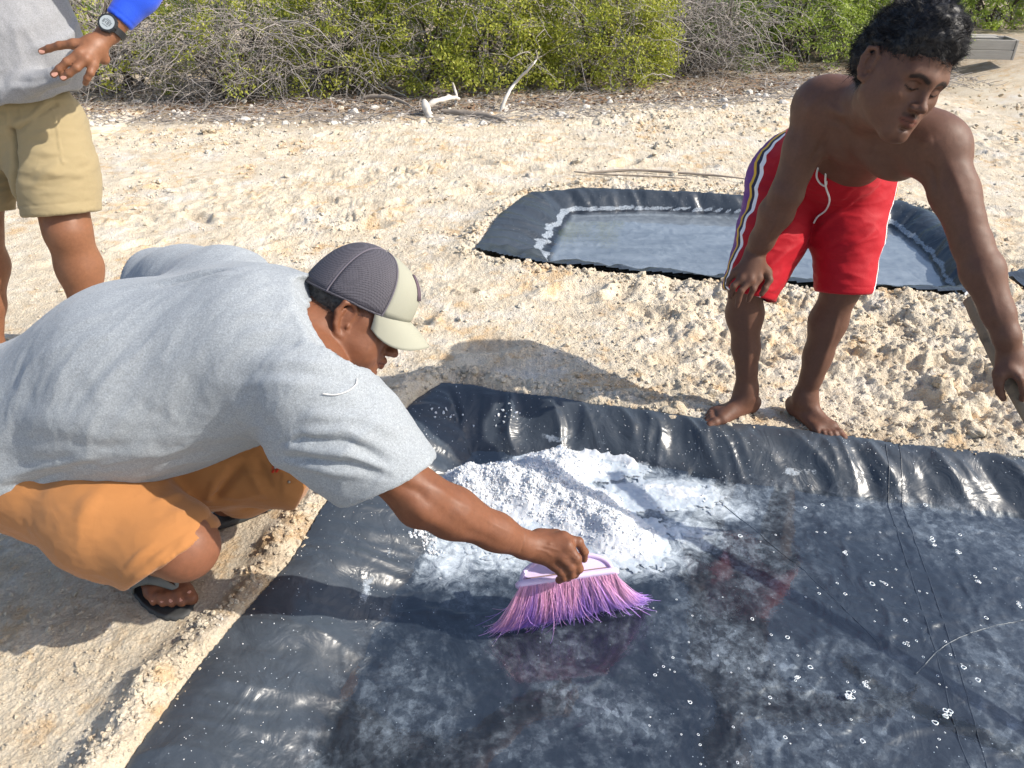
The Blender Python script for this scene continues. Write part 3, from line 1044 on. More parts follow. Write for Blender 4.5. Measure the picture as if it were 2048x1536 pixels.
def head(F, c, M, s=1.0, nose=1.0, ears=True, lids=True, ear=1.0, drop=0.0):
    def W(x, y, z): return np.asarray(c) + s * (M @ np.array([x, y, z]))
    def e(p, r, k=.015, op='+', rot=None): F.ell(W(*p), np.array(r) * s, M if rot is None else M @ rot, k * s, op)
    def cp(a, b, ra, rb=None, k=.012, op='+', fl=None): F.cap(W(*a), W(*b), ra * s, None if rb is None else rb * s, k * s, op, fl)
    e((0, -.018, .042), (.077, .098, .084), .02)
    e((0, .040, .02), (.064, .052, .075), .03)
    e((0, .040, -.04), (.053, .050, .066), .03)
    for q in (-1, 1):
        cp((q * .054, .008, -.045), (q * .020, .076, -.098), .019, .016, .03)
        e((q * .047, .058, -.022), (.020, .022, .018), .028)
        cp((q * .060, .02, .0), (q * .054, .01, -.045), .016, .016, .03)
        e((q * .040, .040, -.052), (.022, .028, .028), .03)
    e((0, .083, -.098), (.022, .016, .017), .02)
    e((0, .070, -.065), (.036, .030, .030), .025)
    cp((-.044, .074, .024), (-.008, .087, .020), .011, .011, .02)
    cp((.044, .074, .024), (.008, .087, .020), .011, .011, .02)
    for q in (-1, 1):
        e((q * .030, .102, .000), (.018, .019, .0125), .018, '-')
    # nose
    cp((0, .089, .010), (0, .108, -.026), .0068, .0095, .014)
    e((0, .113, -.031), (.0115, .0115, .0095), .008)
    for q in (-1, 1):
        e((q * .0135, .102, -.035), (.0085, .0115, .0075), .007)
        e((q * .0075, .110, -.042), (.0038, .0055, .003), .002, '-')
    # mouth
    for q in (-1, 1):
        cp((0, .1035, -.0570), (q * .024, .090, -.0620), .0065, .003, .006)
        cp((0, .1015, -.0695), (q * .022, .089, -.0650), .0078, .003, .006)
    for q in (-1, 1):
        cp((0, .1125, -.0628), (q * .025, .0965, -.0635), .0016, .0010, .002, '-')
    e((0, .100, -.080), (.014, .004, .003), .008, '-')
    for q in (-1, 1):
        if lids:
            e((q * .031, .0725, .001), (.0150, .0150, .0125), .006)
            cp((q * .018, .084, -.002), (q * .031, .0880, -.0055), .0014, .0014, .003)
            cp((q * .044, .078, -.002), (q * .031, .0880, -.0055), .0014, .0014, .003)
    if ears:
        for q in (-1, 1):
            K = ear
            def EW(x, y, z): return W(q * (.078 + (x - .078) * K), -.012 + (y + .012) * K, .002 + (z - .002) * K - drop)
            pts = [(-.004, .004), (-.002, .022), (-.014, .034), (-.028, .028), (-.032, .008), (-.024, -.014), (-.014, -.028), (-.004, -.030), (.002, -.018)]
            E = [EW(.079 + .012 * ss(0, .03, -a), a + .004, b + .002) for a, b in pts]
            F.ell(EW(.078, -.012, .002), np.array([.006, .015, .029]) * s * K, M, .006 * s)
            F.chain(E, np.array([.0036, .0040, .0045, .0048, .0048, .0048, .0062, .0062, .004]) * s * K, .0035 * s)
            F.chain([EW(.086, -.018, .020), EW(.088, -.021, .004), EW(.086, -.014, -.012)], np.array([.003, .0036, .0032]) * s * K, .003 * s)
            F.ell(EW(.0885, -.0085, -.003), np.array([.0045, .0060, .0085]) * s * K, M, .003 * s, '-')
            F.ell(EW(.0905, -.012, .017), np.array([.0035, .0055, .0075]) * s * K, M, .003 * s, '-')
            F.ell(EW(.0815, .001, -.006), np.array([.005, .004, .006]) * s * K, M, .003 * s)
    return W


def fingers(F, chains, k=.0035, base=.0105, tip=.0075):
    for pts, sc in chains:
        n = len(pts)
        r = np.linspace(base, tip, n) * sc
        for i in range(n - 1):
            F.cap(pts[i], pts[i + 1], r[i] * (1.0 if i else 1.05), r[i + 1], k if i else .010)
            if i: F.ell(pts[i], np.full(3, r[i] * 1.03), None, .004)


def foot(F, ankle, dirn, L=.25, sc=1.0, side=1, up=(0, 0, 1), toe_curl=0.0):
    """bare foot from ankle; side=+1 puts the big toe to the right of its direction seen from above"""
    y = nz(np.array([dirn[0], dirn[1], dirn[2] if len(dirn) > 2 else 0])); z = nz(np.array(up) - y * (np.array(up) @ y)); x = np.cross(y, z)
    a = np.asarray(ankle, float)
    h = .080 * sc
    def W(p, q, r): return a + sc * (x * p * side + y * q + z * r)
    F.cap(a, W(0, -.025, -.050), .034 * sc, .030 * sc, .03)
    F.ell(W(0, -.042, -.050), np.array([.028, .032, .030]) * sc, np.stack([x, y, z], 1), .02)
    F.cap(W(.004, .0, -.018), W(.012, .085, -.050), .030 * sc, .022 * sc, .03)
    F.cap(W(-.010, -.02, -.052), W(-.022, .10, -.062), .024 * sc, .018 * sc, .02)
    F.cap(W(.012, -.02, -.050), W(.026, .115, -.060), .024 * sc, .020 * sc, .02)
    F.cap(W(-.022, .10, -.063), W(.026, .115, -.061), .017 * sc, .020 * sc, .02)
    toes = [(.028, .118, .0155, .052), (.009, .124, .0108, .042), (-.006, .118, .0100, .036), (-.019, .110, .0095, .031), (-.031, .098, .0090, .026)]
    tips = []
    for i, (tx, ty, tr, tl) in enumerate(toes):
        b = W(tx, ty, -.064 + .002); m = W(tx * 1.06, ty + tl * .55, -.061 + .003 * (i > 0)); t = W(tx * 1.08, ty + tl, -.071 + tr * .2)
        F.cap(b, m, tr * 1.05 * sc, tr * sc, .006); F.cap(m, t, tr * sc, tr * .92 * sc, .004)
        tips.append(t + z * tr * .7 * sc)
    # ankle bones
    for q in (-1, 1):
        F.ell(W(q * .031, -.006, .0), np.array([.011, .013, .013]) * sc, None, .012)
    return W, tips


def nails(parent, spots, mat, name='nail'):
    """spots: (centre, normal, along, width)"""
    for c, n, d, w in spots:
        n = nz(n); d = nz(np.asarray(d) - n * (np.asarray(d) @ n)); x = np.cross(d, n)
        us = np.linspace(-1, 1, 6); vs = np.linspace(-1, 1, 6)
        V = []
        for a in us:
            for b in vs:
                r = math.sqrt(max(0, 1 - .35 * b * b))
                V.append(c + x * a * w * .5 * r + d * b * w * .62 * math.sqrt(1 - .3 * a * a) + n * (.0012 - .0022 * a * a * w / .01 * .8))
        mesh(name, np.array(V), grid_faces(6, 6), mat, parent)


# ---------------------------------------------------------------- people's materials
def mat_skin(name, base, dark, rough=.42):
    n = NT(name)
    c = n.mix(n.noise(14, 5, .65), dark, base)
    c = n.mix(.35, c, n.ramp(n.noise(90, 4, .7), [(.3, .35), (.7, .65)]), 'OVERLAY')
    c = n.mix(1, c, (1, 1, 1), 'MULTIPLY')
    x = n.n('ShaderNodeMix', data_type='RGBA', blend_type='MULTIPLY'); x.inputs[0].default_value = 1
    n.l(c, x.inputs[6]); n.l(n.attr('tint', 'Color'), x.inputs[7])
    nm = n.bump(n.vor(420), .14, .001)
    nm = n.bump(n.noise(60, 5, .7), .18, .002, nm)
    n.b.inputs['Subsurface Radius'].default_value = (.012, .005, .003)
    n.b.inputs['Subsurface Scale'].default_value = .5
    r = n.math('ADD', n.math('MULTIPLY', n.noise(35, 4), .25), rough - .12)
    return n.set(color=x.outputs[2], rough=r, spec=.34, normal=nm, sss=.12)


def mat_cloth(name, c1, c2, heather=0.0, weave=900, rough=.9, sheen=.15, bump=.35, tint=False, attr_stripes=False):
    n = NT(name)
    c = n.mix(n.noise(5, 6, .6), c1, c2)
    if heather:
        h = n.noise(230, 5, .75, vec=n.map((1, 1, 1)))
        h2 = n.noise(700, 2, .7)
        c = n.mix(n.ramp(h, [(.36, 0), (.64, heather)]), c, tuple(min(1, q * 1.75) for q in c1))
        c = n.mix(n.ramp(h2, [(.35, heather * .8), (.6, 0)]), c, tuple(q * .55 for q in c1))
    if attr_stripes:
        a = n.math('ABSOLUTE', n.attr('side'))
        def band(lo, hi):
            return n.math('MULTIPLY', n.math('GREATER_THAN', a, lo), n.math('LESS_THAN', a, hi))
        c = n.mix(n.math('LESS_THAN', a, .040), c, (.13, .030, .20))
        c = n.mix(band(.040, .050), c, (.62, .36, .035))
        c = n.mix(band(.050, .060), c, (.018, .016, .045))
        c = n.mix(band(.060, .069), c, (.78, .76, .78))
    if tint:
        x = n.n('ShaderNodeMix', data_type='RGBA', blend_type='MULTIPLY'); x.inputs[0].default_value = 1
        n.l(c, x.inputs[6]); n.l(n.attr('tint', 'Color'), x.inputs[7]); c = x.outputs[2]
    nm = n.bump(n.noise(weave, 2, .6), bump, .0015)
    nm = n.bump(n.noise(18, 5, .6, .6), .22, .008, nm)
    return n.set(color=c, rough=rough, spec=.2, normal=nm, sheen=sheen)


SK_RED = mat_skin('reddish brown skin', (.205, .082, .041), (.135, .052, .027), .52)  # the crouching man's own reddish brown skin tone
SK_DARK = mat_skin('dark brown skin', (.142, .067, .042), (.090, .042, .028), .58)
SK_TAN = mat_skin('warm brown skin', (.25, .112, .058), (.18, .078, .042), .5)
NAIL = simple('pinkish nail', (.52, .27, .20), .35, spec=.5)
SHIRT_LIGHT = mat_cloth('light heather grey jersey', (.245, .270, .295), (.285, .305, .325), .8)
SHIRT_GREY = mat_cloth('mid heather grey jersey', (.235, .240, .255), (.275, .280, .295), .65)
ORANGE = mat_cloth('faded orange cotton', (.33, .140, .044), (.39, .175, .062), rough=.85, tint=True)
KHAKI = mat_cloth('khaki twill', (.27, .215, .118), (.33, .265, .150), rough=.88, tint=True)
RED = mat_cloth('red mesh polyester', (.34, .004, .012), (.42, .006, .017), rough=.62, sheen=.05, weave=600, tint=True, attr_stripes=True)
BLUE = mat_cloth('blue stretch sleeve', (.018, .075, .60), (.025, .095, .70), rough=.6)
HAIR = simple('black hair', (.010, .010, .013), .52, spec=.4)
HAIR_GREY = simple('grey flecked black hair', (.055, .055, .055), .5, var=.7, vscale=90)
STRING = simple('white cord', (.72, .70, .68), .8, .4, 500)


def strands(name, roots, normals, mat, parent, L=.03, n_seg=4, r=.0005, curl=.5, down=None, seed=0, side=3, clump=.4):
    g = np.random.default_rng(seed); N = len(roots)
    Lr = L * g.uniform(.55, 1.25, N)
    d = normals + g.normal(size=(N, 3)) * curl * .55
    if down is not None: d = d + down
    cl = np.stack([fbm(roots[:, 0] * 45 + k * 9, roots[:, 1] * 45, 2, 5 + k, z=roots[:, 2] * 45) for k in range(3)], 1) * clump * 2.2
    d = d + cl; d /= np.linalg.norm(d, axis=1, keepdims=True)
    Pp = np.zeros((N, n_seg + 1, 3)); Pp[:, 0] = roots
    bend = g.normal(size=(N, 3)) * curl + cl
    for k in range(n_seg):
        Pp[:, k + 1] = Pp[:, k] + d * (Lr / n_seg)[:, None]
        d = d + bend * .42; d /= np.linalg.norm(d, axis=1, keepdims=True)
    rr = np.linspace(1, .35, n_seg + 1)[None] * r * g.uniform(.7, 1.3, (N, 1))
    V, F = tubes(Pp, rr, side)
    return mesh(name, V, F, mat, parent)


def pick(S, mask, n, seed=0):
    g = np.random.default_rng(seed); i = np.nonzero(mask)[0]
    i = g.choice(i, n); j = S.F[:, 0]
    return S.V[i] + g.normal(size=(n, 3)) * .0015, S.N[i]


def lerp(a, b, t): return np.asarray(a) * (1 - t) + np.asarray(b) * t


# ================================================================== the man in red shorts
def man_red():
    base = np.array([.95, 2.27, 0.0])
    root = empty('person', base, 'shirtless barefoot man in red basketball shorts bending forward over the pond rim', 'person')
    S1 = P(1640, 212, 2.08); S2 = P(1878, 300, 1.91); neck = P(1752, 212, 1.92)
    pel = P(1642, 350, 2.44); chest = P(1748, 252, 2.05)
    lat = nz(S2 - S1); axis = nz(chest - pel); front = nz(np.cross(lat, axis))
    if front @ FW > 0: front = -front
    kR = P(1492, 560, 2.47); kL = P(1683, 575, 2.43)
    aR = P(1494, 772, 2.66); aL = P(1612, 788, 2.64)
    hR = P(1583, 372, 2.49); hL = P(1700, 375, 2.42)
    e1 = P(1572, 388, 2.17); w1 = P(1510, 507, 2.34)
    e2 = P(1944, 488, 1.88); w2 = P(2014, 672, 1.85)
    hc = P(1798, 152, 1.72)
    HM = frame(RT * .229 - UPV * .644 - FW * .730, RT * .312 + UPV * .760 - FW * .571)
    F = Field((.50, 1.30, -.02), (1.42, 2.60, 1.50), .0052, .0028, [(hc - .13, hc + .125), (aR - .26, aR + [.06, .1, .02]), (aL - [.06, .26, .26], aL + [.2, .1, .02])])
    # torso
    F.cap(pel, lerp(pel, chest, .45), .120, .104, .03, fl=(front, 1.30))
    F.cap(lerp(pel, chest, .45), chest, .106, .124, .05, fl=(front, 1.25))
    F.cap(lerp(S1, S2, .14), lerp(S1, S2, .86), .070, .070, .06)
    F.cap(lerp(chest, S1, .5) - axis * .03, lerp(chest, S1, .78) + axis * .02, .07, .06, .05)
    F.cap(lerp(chest, S2, .5) - axis * .03, lerp(chest, S2, .78) + axis * .02, .07, .06, .05)
    for q, S in ((0, S1), (1, S2)):
        F.ell(lerp(chest, S, .42) + front * .058 - axis * .01, (.068, .05, .05), np.stack([lat, front, axis], 1), .04)
        F.cap(neck - front * .01, lerp(neck, S, .8) - front * .005, .046, .042, .05)
        F.cap(neck + front * .035 - axis * .005, lerp(neck, S, .85) + front * .015, .010, .011, .02)
    # neck
    jaw = hc + HM @ np.array([0, -.02, -.06])
    F.cap(neck, jaw, .058, .054, .04)
    F.cap(neck + front * .03, hc + HM @ np.array([0, .02, -.08]), .03, .03, .03)
    # arms
    for S, e, w, o in ((S1, e1, w1, -1), (S2, e2, w2, 1)):
        F.ell(S + lat * o * .008, (.066, .062, .066), None, .05)
        F.chain([S, lerp(S, e, .45), e], [.056, .051, .043], .03)
        F.chain([e, lerp(e, w, .30), lerp(e, w, .75), w], [.042, .047, .034, .030], .02)
    F.cap(lerp(S1, e1, .3) - FW * .018, lerp(S1, e1, .75) - FW * .012, .032, .028, .03)
    F.cap(lerp(S2, e2, .3) - FW * .018, lerp(S2, e2, .75) - FW * .012, .032, .028, .03)
    F.ell(e1 + RT * .028, (.018, .018, .02), None, .02)
    # legs
    for h, k, a in ((hR, kR, aR), (hL, kL, aL)):
        F.chain([h, lerp(h, k, .5), k], [.088, .072, .055], .03)
        bk = FW * .018
        F.chain([k, lerp(k, a, .30) + bk, lerp(k, a, .62) + bk * .5, a], [.054, .056, .042, .034], .03)
        F.ell(k - FW * .03, (.032, .028, .036), None, .03)
        F.cap(lerp(k, a, .1) - FW * .026, lerp(k, a, .85) - FW * .012, .022, .018, .03)
    gr = .0
    aR2 = aR.copy(); aR2[2] = .104; aL2 = aL.copy(); aL2[2] = .104
    F.cap(aR, aR2, .034, .034, .02); F.cap(aL, aL2, .034, .034, .02)
    WR, tipsR = foot(F, aR2, (-.88, -.42), side=-1, sc=.98)
    WL, tipsL = foot(F, aL2, (.42, -.90), side=-1, sc=.98)
    # right hand, resting on the knee
    def D(u, v, d): return P(u, v, d)
    kn = [D(1518, 556, 2.335), D(1501, 560, 2.325), D(1484, 556, 2.330), D(1470, 545, 2.345)]
    F.cap(w1, D(1505, 525, 2.332), .029, .026, .015, fl=(FW, 1.25))
    for q in kn: F.cap(D(1506, 520, 2.335), q, .024, .0125, .014)
    F.cap(D(1512, 522, 2.338), D(1533, 545, 2.360), .021, .017, .016)
    fingers(F, [([kn[0], D(1507, 578, 2.332), D(1500, 592, 2.345), D(1496, 601, 2.355)], .98),
                ([kn[1], D(1482, 582, 2.328), D(1477, 600, 2.342), D(1474, 612, 2.355)], 1.0),
                ([kn[2], D(1467, 572, 2.335), D(1463, 586, 2.350), D(1461, 594, 2.362)], .95),
                ([kn[3], D(1458, 560, 2.355), D(1455, 570, 2.370)], .85),
                ([D(1533, 543, 2.360), D(1539, 560, 2.355), D(1530, 577, 2.355), D(1523, 588, 2.360)], 1.12)])
    # left hand, closed round the stick
    F.cap(w2, D(2022, 722, 1.868), .030, .027, .015, fl=(FW, 1.2))
    kn2 = [D(2000, 748, 1.862), D(2020, 738, 1.85), D(2036, 742, 1.85), D(2050, 748, 1.86), D(2062, 752, 1.88)]
    for q in kn2[1:]: F.cap(D(2024, 712, 1.868), q, .024, .0135, .014)
    F.cap(D(2016, 712, 1.87), kn2[0], .022, .017, .016)
    fingers(F, [([kn2[0], D(1997, 768, 1.865), D(2000, 785, 1.875), D(2006, 797, 1.885)], 1.12),
                ([kn2[1], D(2040, 758, 1.835), D(2047, 782, 1.845), D(2044, 800, 1.87)], 1.0),
                ([kn2[2], D(2056, 760, 1.845), D(2064, 785, 1.86), D(2058, 802, 1.885)], 1.0),
                ([kn2[3], D(2070, 768, 1.865), D(2078, 792, 1.885), D(2070, 806, 1.905)], .95),
                ([kn2[4], D(2080, 774, 1.89), D(2086, 794, 1.91), D(2080, 806, 1.925)], .85)])
    HW = head(F, hc, HM, 1.02)
    S = Skin(F, 1)
    S.noise(.0012, (22, 22, 22), 4)
    for pts, a_, w_ in (([(1700, 243), (1672, 232), (1645, 212)], .0045, .010), ([(1800, 292), (1838, 285), (1870, 270)], .0045, .010), ([(1690, 262), (1665, 250), (1640, 238)], -.004, .010),
                        ([(1652, 270), (1640, 300), (1632, 325)], -.006, .009), ([(1838, 330), (1858, 350), (1862, 380)], -.006, .010), ([(1745, 275), (1742, 300), (1738, 325)], -.004, .010), ([(1600, 260), (1590, 300), (1588, 345)], .004, .012),
                        ([(1905, 320), (1922, 365), (1935, 410)], .004, .014), ([(1880, 350), (1900, 400), (1915, 440)], -.003, .010), ([(1640, 180), (1615, 205), (1602, 240)], .003, .014), ([(1560, 430), (1545, 465), (1528, 495)], .003, .008), ([(1955, 540), (1975, 600), (1990, 660)], .003, .008),
                        ([(1500, 640), (1500, 700), (1497, 760)], .004, .010), ([(1680, 620), (1662, 690), (1635, 760)], .004, .010), ([(1700, 310), (1740, 322), (1790, 325)], -.003, .010)):
        S.fold(snap(S, [P(u, v, 2) for u, v in pts]), a_, w_)
    S.renorm()
    # skin colour where it differs: lips, brows, soles, nails
    S.face_colours(hc, HM, 1.02)
    for t in tipsR + tipsL: S.paint(t, .012, (1.25, 1.15, 1.1))
    S.paint(aR2 - [0, 0, .07], .20, (1.18, 1.14, 1.12), .9); S.paint(aL2 - [0, 0, .07], .18, (1.18, 1.14, 1.12), .9)
    body = S.obj('body', SK_DARK, root)
    # eyes: narrow slits of white and dark between the lids
    # hair
    Hf = Field(hc - .15, hc + .16, .0032)
    def hw(x, y, z): return hc + 1.02 * (HM @ np.array([x, y, z]))
    Hf.ell(hw(0, -.022, .052), np.array([.085, .106, .088]) * 1.02, HM, .01)
    Hf.ell(hw(0, .040, .094), np.array([.060, .048, .040]) * 1.02, HM, .03)
    Hf.ell(hw(-.005, -.005, .118), np.array([.062, .075, .040]) * 1.02, HM, .04)
    Hf.ell(hw(0, -.075, .01), np.array([.068, .045, .06]) * 1.02, HM, .03)
    # keep the face and ears clear
    Hf.ell(hw(0, .118, -.018), np.array([.080, .085, .084]) * 1.02, HM, .012, '-')
    for q in (-1, 1):
        Hf.ell(hw(q * .092, .002, -.004), np.array([.030, .038, .050]) * 1.02, HM, .006, '-')
    Hf.ell(hw(0, .02, -.12), np.array([.1, .11, .09]) * 1.02, HM, .01, '-')
    HS = Skin(Hf, 1)
    HS.noise(.011, (24, 24, 24), 3, oct=3).renorm().noise(.003, (75, 75, 75), 9, oct=3)
    HS.renorm()
    hair = HS.obj('hair', HAIR, root)
    loc = (HS.V - hc) @ HM
    m = (loc[:, 2] > .0) | (loc[:, 1] < -.02)
    R, N = pick(HS, m, 13000, 5)
    strands('hair_strands', R, N, HAIR, hair, L=.017, curl=.50, seed=2, r=.00042, clump=.9, down=HM @ np.array([0, .10, -.15]))
    m = ((loc[:, 1] < -.05) | (np.abs(loc[:, 0]) > .07)) & (loc[:, 2] < .06)
    if m.sum() > 50:
        R, N = pick(HS, m, 260, 6)
        strands('hair_strands', R, N, HAIR, hair, L=.034, curl=.9, seed=3, r=.0006, down=HM @ np.array([0, 0, -.4]), clump=1.2)

    # ---- shorts
    Q = Field((.55, 1.85, .30), (1.30, 2.60, 1.12), .0042)
    Q.cap(lerp(hR, hL, .10) + [0, .03, .055], lerp(hR, hL, .9) + [0, .03, .05], .118, .118, .04)
    top = pel + axis * .02
    Q.cap(pel - axis * .02, pel + axis * .10, .158, .146, .05, fl=(front, 1.22))
    hemR = P(1503, 574, 2.465); hemL = P(1689, 566, 2.43)
    Q.chain([hR + [-.01, .01, .01], lerp(hR, hemR, .5), hemR], [.134, .108, .089], .025)
    Q.chain([hL + [.01, .01, .01], lerp(hL, hemL, .5), hemL], [.130, .105, .089], .025)
    for hem, k, h in ((hemR, kR, hR), (hemL, kL, hL)):
        d = nz(hem - h); d = nz(d + np.array([0, 0, -.5]))
        Q.cyl(hem + d * .028, hem + d * .26, .16)
        Q.cap(hem - d * .10, hem + d * .06, .062, .078, .004, '-')
    T = Skin(Q, 1)
    # folds: pulls from crotch and hip to the knees
    for pts, a, w in (([P(1628, 470, 2.2), P(1690, 420, 2.2), P(1755, 345, 2.2)], .007, .010), ([P(1640, 455, 2.2), P(1700, 385, 2.2), P(1765, 330, 2.2)], .005, .008),
                      ([P(1625, 470, 2.2), P(1580, 505, 2.3), P(1530, 545, 2.3)], .007, .012), ([P(1600, 450, 2.2), P(1550, 480, 2.25), P(1500, 500, 2.3)], .005, .010),
                      ([P(1700, 500, 2.25), P(1735, 470, 2.25), P(1760, 460, 2.25)], .006, .009), ([P(1650, 500, 2.25), P(1690, 470, 2.25), P(1740, 450, 2.25)], -.005, .010),
                      ([P(1660, 340, 2.2), P(1650, 400, 2.2), P(1632, 460, 2.2)], .005, .012), ([P(1590, 380, 2.2), P(1560, 430, 2.2), P(1540, 500, 2.25)], .006, .013)):
        q = [x + (FW * .0) for x in pts]
        d = np.array([on_depth(T, x) for x in q]) if False else q
        T.fold(snap(T, pts), a, w)
    T.renorm().noise(.0035, (7, 7, 16), 14, oct=3, ridge=True).renorm()
    for hem, h in ((hemR, hR), (hemL, hL)):
        d = nz(hem - h); d = nz(d + np.array([0, 0, -.5])); q = (T.V - hem) @ d; near = np.linalg.norm(T.V - hem, axis=1) < .13
        T.V += T.N * (-.0014 * np.exp(-((q - .006) / .0022) ** 2) * near)[:, None]
    # side stripe coordinate: distance round the leg from the outer seam
    side = np.full(len(T.V), .5)
    mid = (T.V - lerp(hR, hL, .5)) @ nz(hL - hR)
    for sgn, h, hem in ((-1, hR, hemR), (1, hL, hemL)):
        outw = nz((hR - hL) if sgn < 0 else (hL - hR))
        d = nz(hem - h)
        fr = nz(np.cross(d, outw)); 
        if fr @ FW > 0: fr = -fr
        q = T.V - h
        depth = q @ fr
        m = (q @ outw > .03) & (mid * sgn > 0)
        tl = np.clip((q @ d) / np.linalg.norm(hem - h), 0, 1)
        side = np.where(m, depth - ((.055 - .062 * tl) if sgn < 0 else -.045), side)
    hemd = np.minimum(np.abs((T.V - (hemR + nz(hemR - hR + [0, 0, -.17]) * .028)) @ nz(nz(hemR - hR) + np.array([0, 0, -.5]))), 1)
    sh = T.obj('shorts', RED, root, side=side)
    bv = T.bvh()
    cord = [(1654, 328), (1640, 332), (1635, 350), (1641, 364), (1652, 370), (1655, 360)]
    cord2 = [(1656, 328), (1653, 350), (1653, 372), (1659, 396), (1653, 418), (1638, 433), (1628, 447)]
    parts = []
    for cc in (cord, cord2):
        pts = [on(bv, u, v, .006) for u, v in cc]; pts = [p for p in pts if p is not None]
        if len(pts) > 2: parts.append(tube(pts, .0028, 8, 6))
    if parts:
        V = []; Fq = []; Fc = []; n = 0
        for v, (f, c) in parts:
            V.append(v); Fq.append(f + n); Fc.append(c + n); n += len(v)
        mesh('drawstring', np.concatenate(V), [np.concatenate(Fq), np.concatenate(Fc)], STRING, sh)
    # hem stitching of each leg
    return root


def snap(S, pts):
    """move points onto the nearest vertex seen along their view line"""
    out = []
    for p in pts:
        r = nz(p - CAMP); q = S.V - CAMP; t = q @ r
        d = np.linalg.norm(q - t[:, None] * r, axis=1)
        m = d < .012
        if not m.any():
            out.append(p); continue
        i = np.nonzero(m)[0]; out.append(S.V[i[t[i].argmin()]])
    return out


# ================================================================== the stick in his hand
def stick():
    root_p = P(1945, 602, 2.04)
    a = P(1944, 600, 2.03); b = P(2026, 772, 1.90)
    end = np.array([1.50, .80, ZW + .01])
    pts = [a, lerp(a, b, .45) + [-.004, 0, .004], b, lerp(b, end, .35) + [.006, 0, .004], lerp(b, end, .7) + [-.004, 0, 0], end]
    pts, r = catmull(np.array(pts), np.array([.0225, .0205, .019, .019, .018, .018]), 8)
    V, F = tubes(pts[None], r[None], 14, True)
    n = fbm(V[:, 0] * 30, V[:, 1] * 30, 3, 2, z=V[:, 2] * 12)
    V = V + np.column_stack([n, n * .5, n * .3]) * .0022
    m = NT('weathered grey wood')
    c = m.mix(m.noise(5, 6, .7), (.12, .085, .055), (.34, .27, .19))
    c = m.mix(m.ramp(m.noise(14, 4, .6), [(.48, 0), (.6, .8)]), c, (.035, .03, .026))
    M = m.set(color=c, rough=.8, normal=m.bump(m.noise(60, 5, .7, vec=m.map((1, 1, .2))), .6, .004))
    o = mesh('wooden_stick', V, F, M)
    tag(o, 'weathered round stick held in the shirtless man\'s lowered hand', 'stick')
    return o


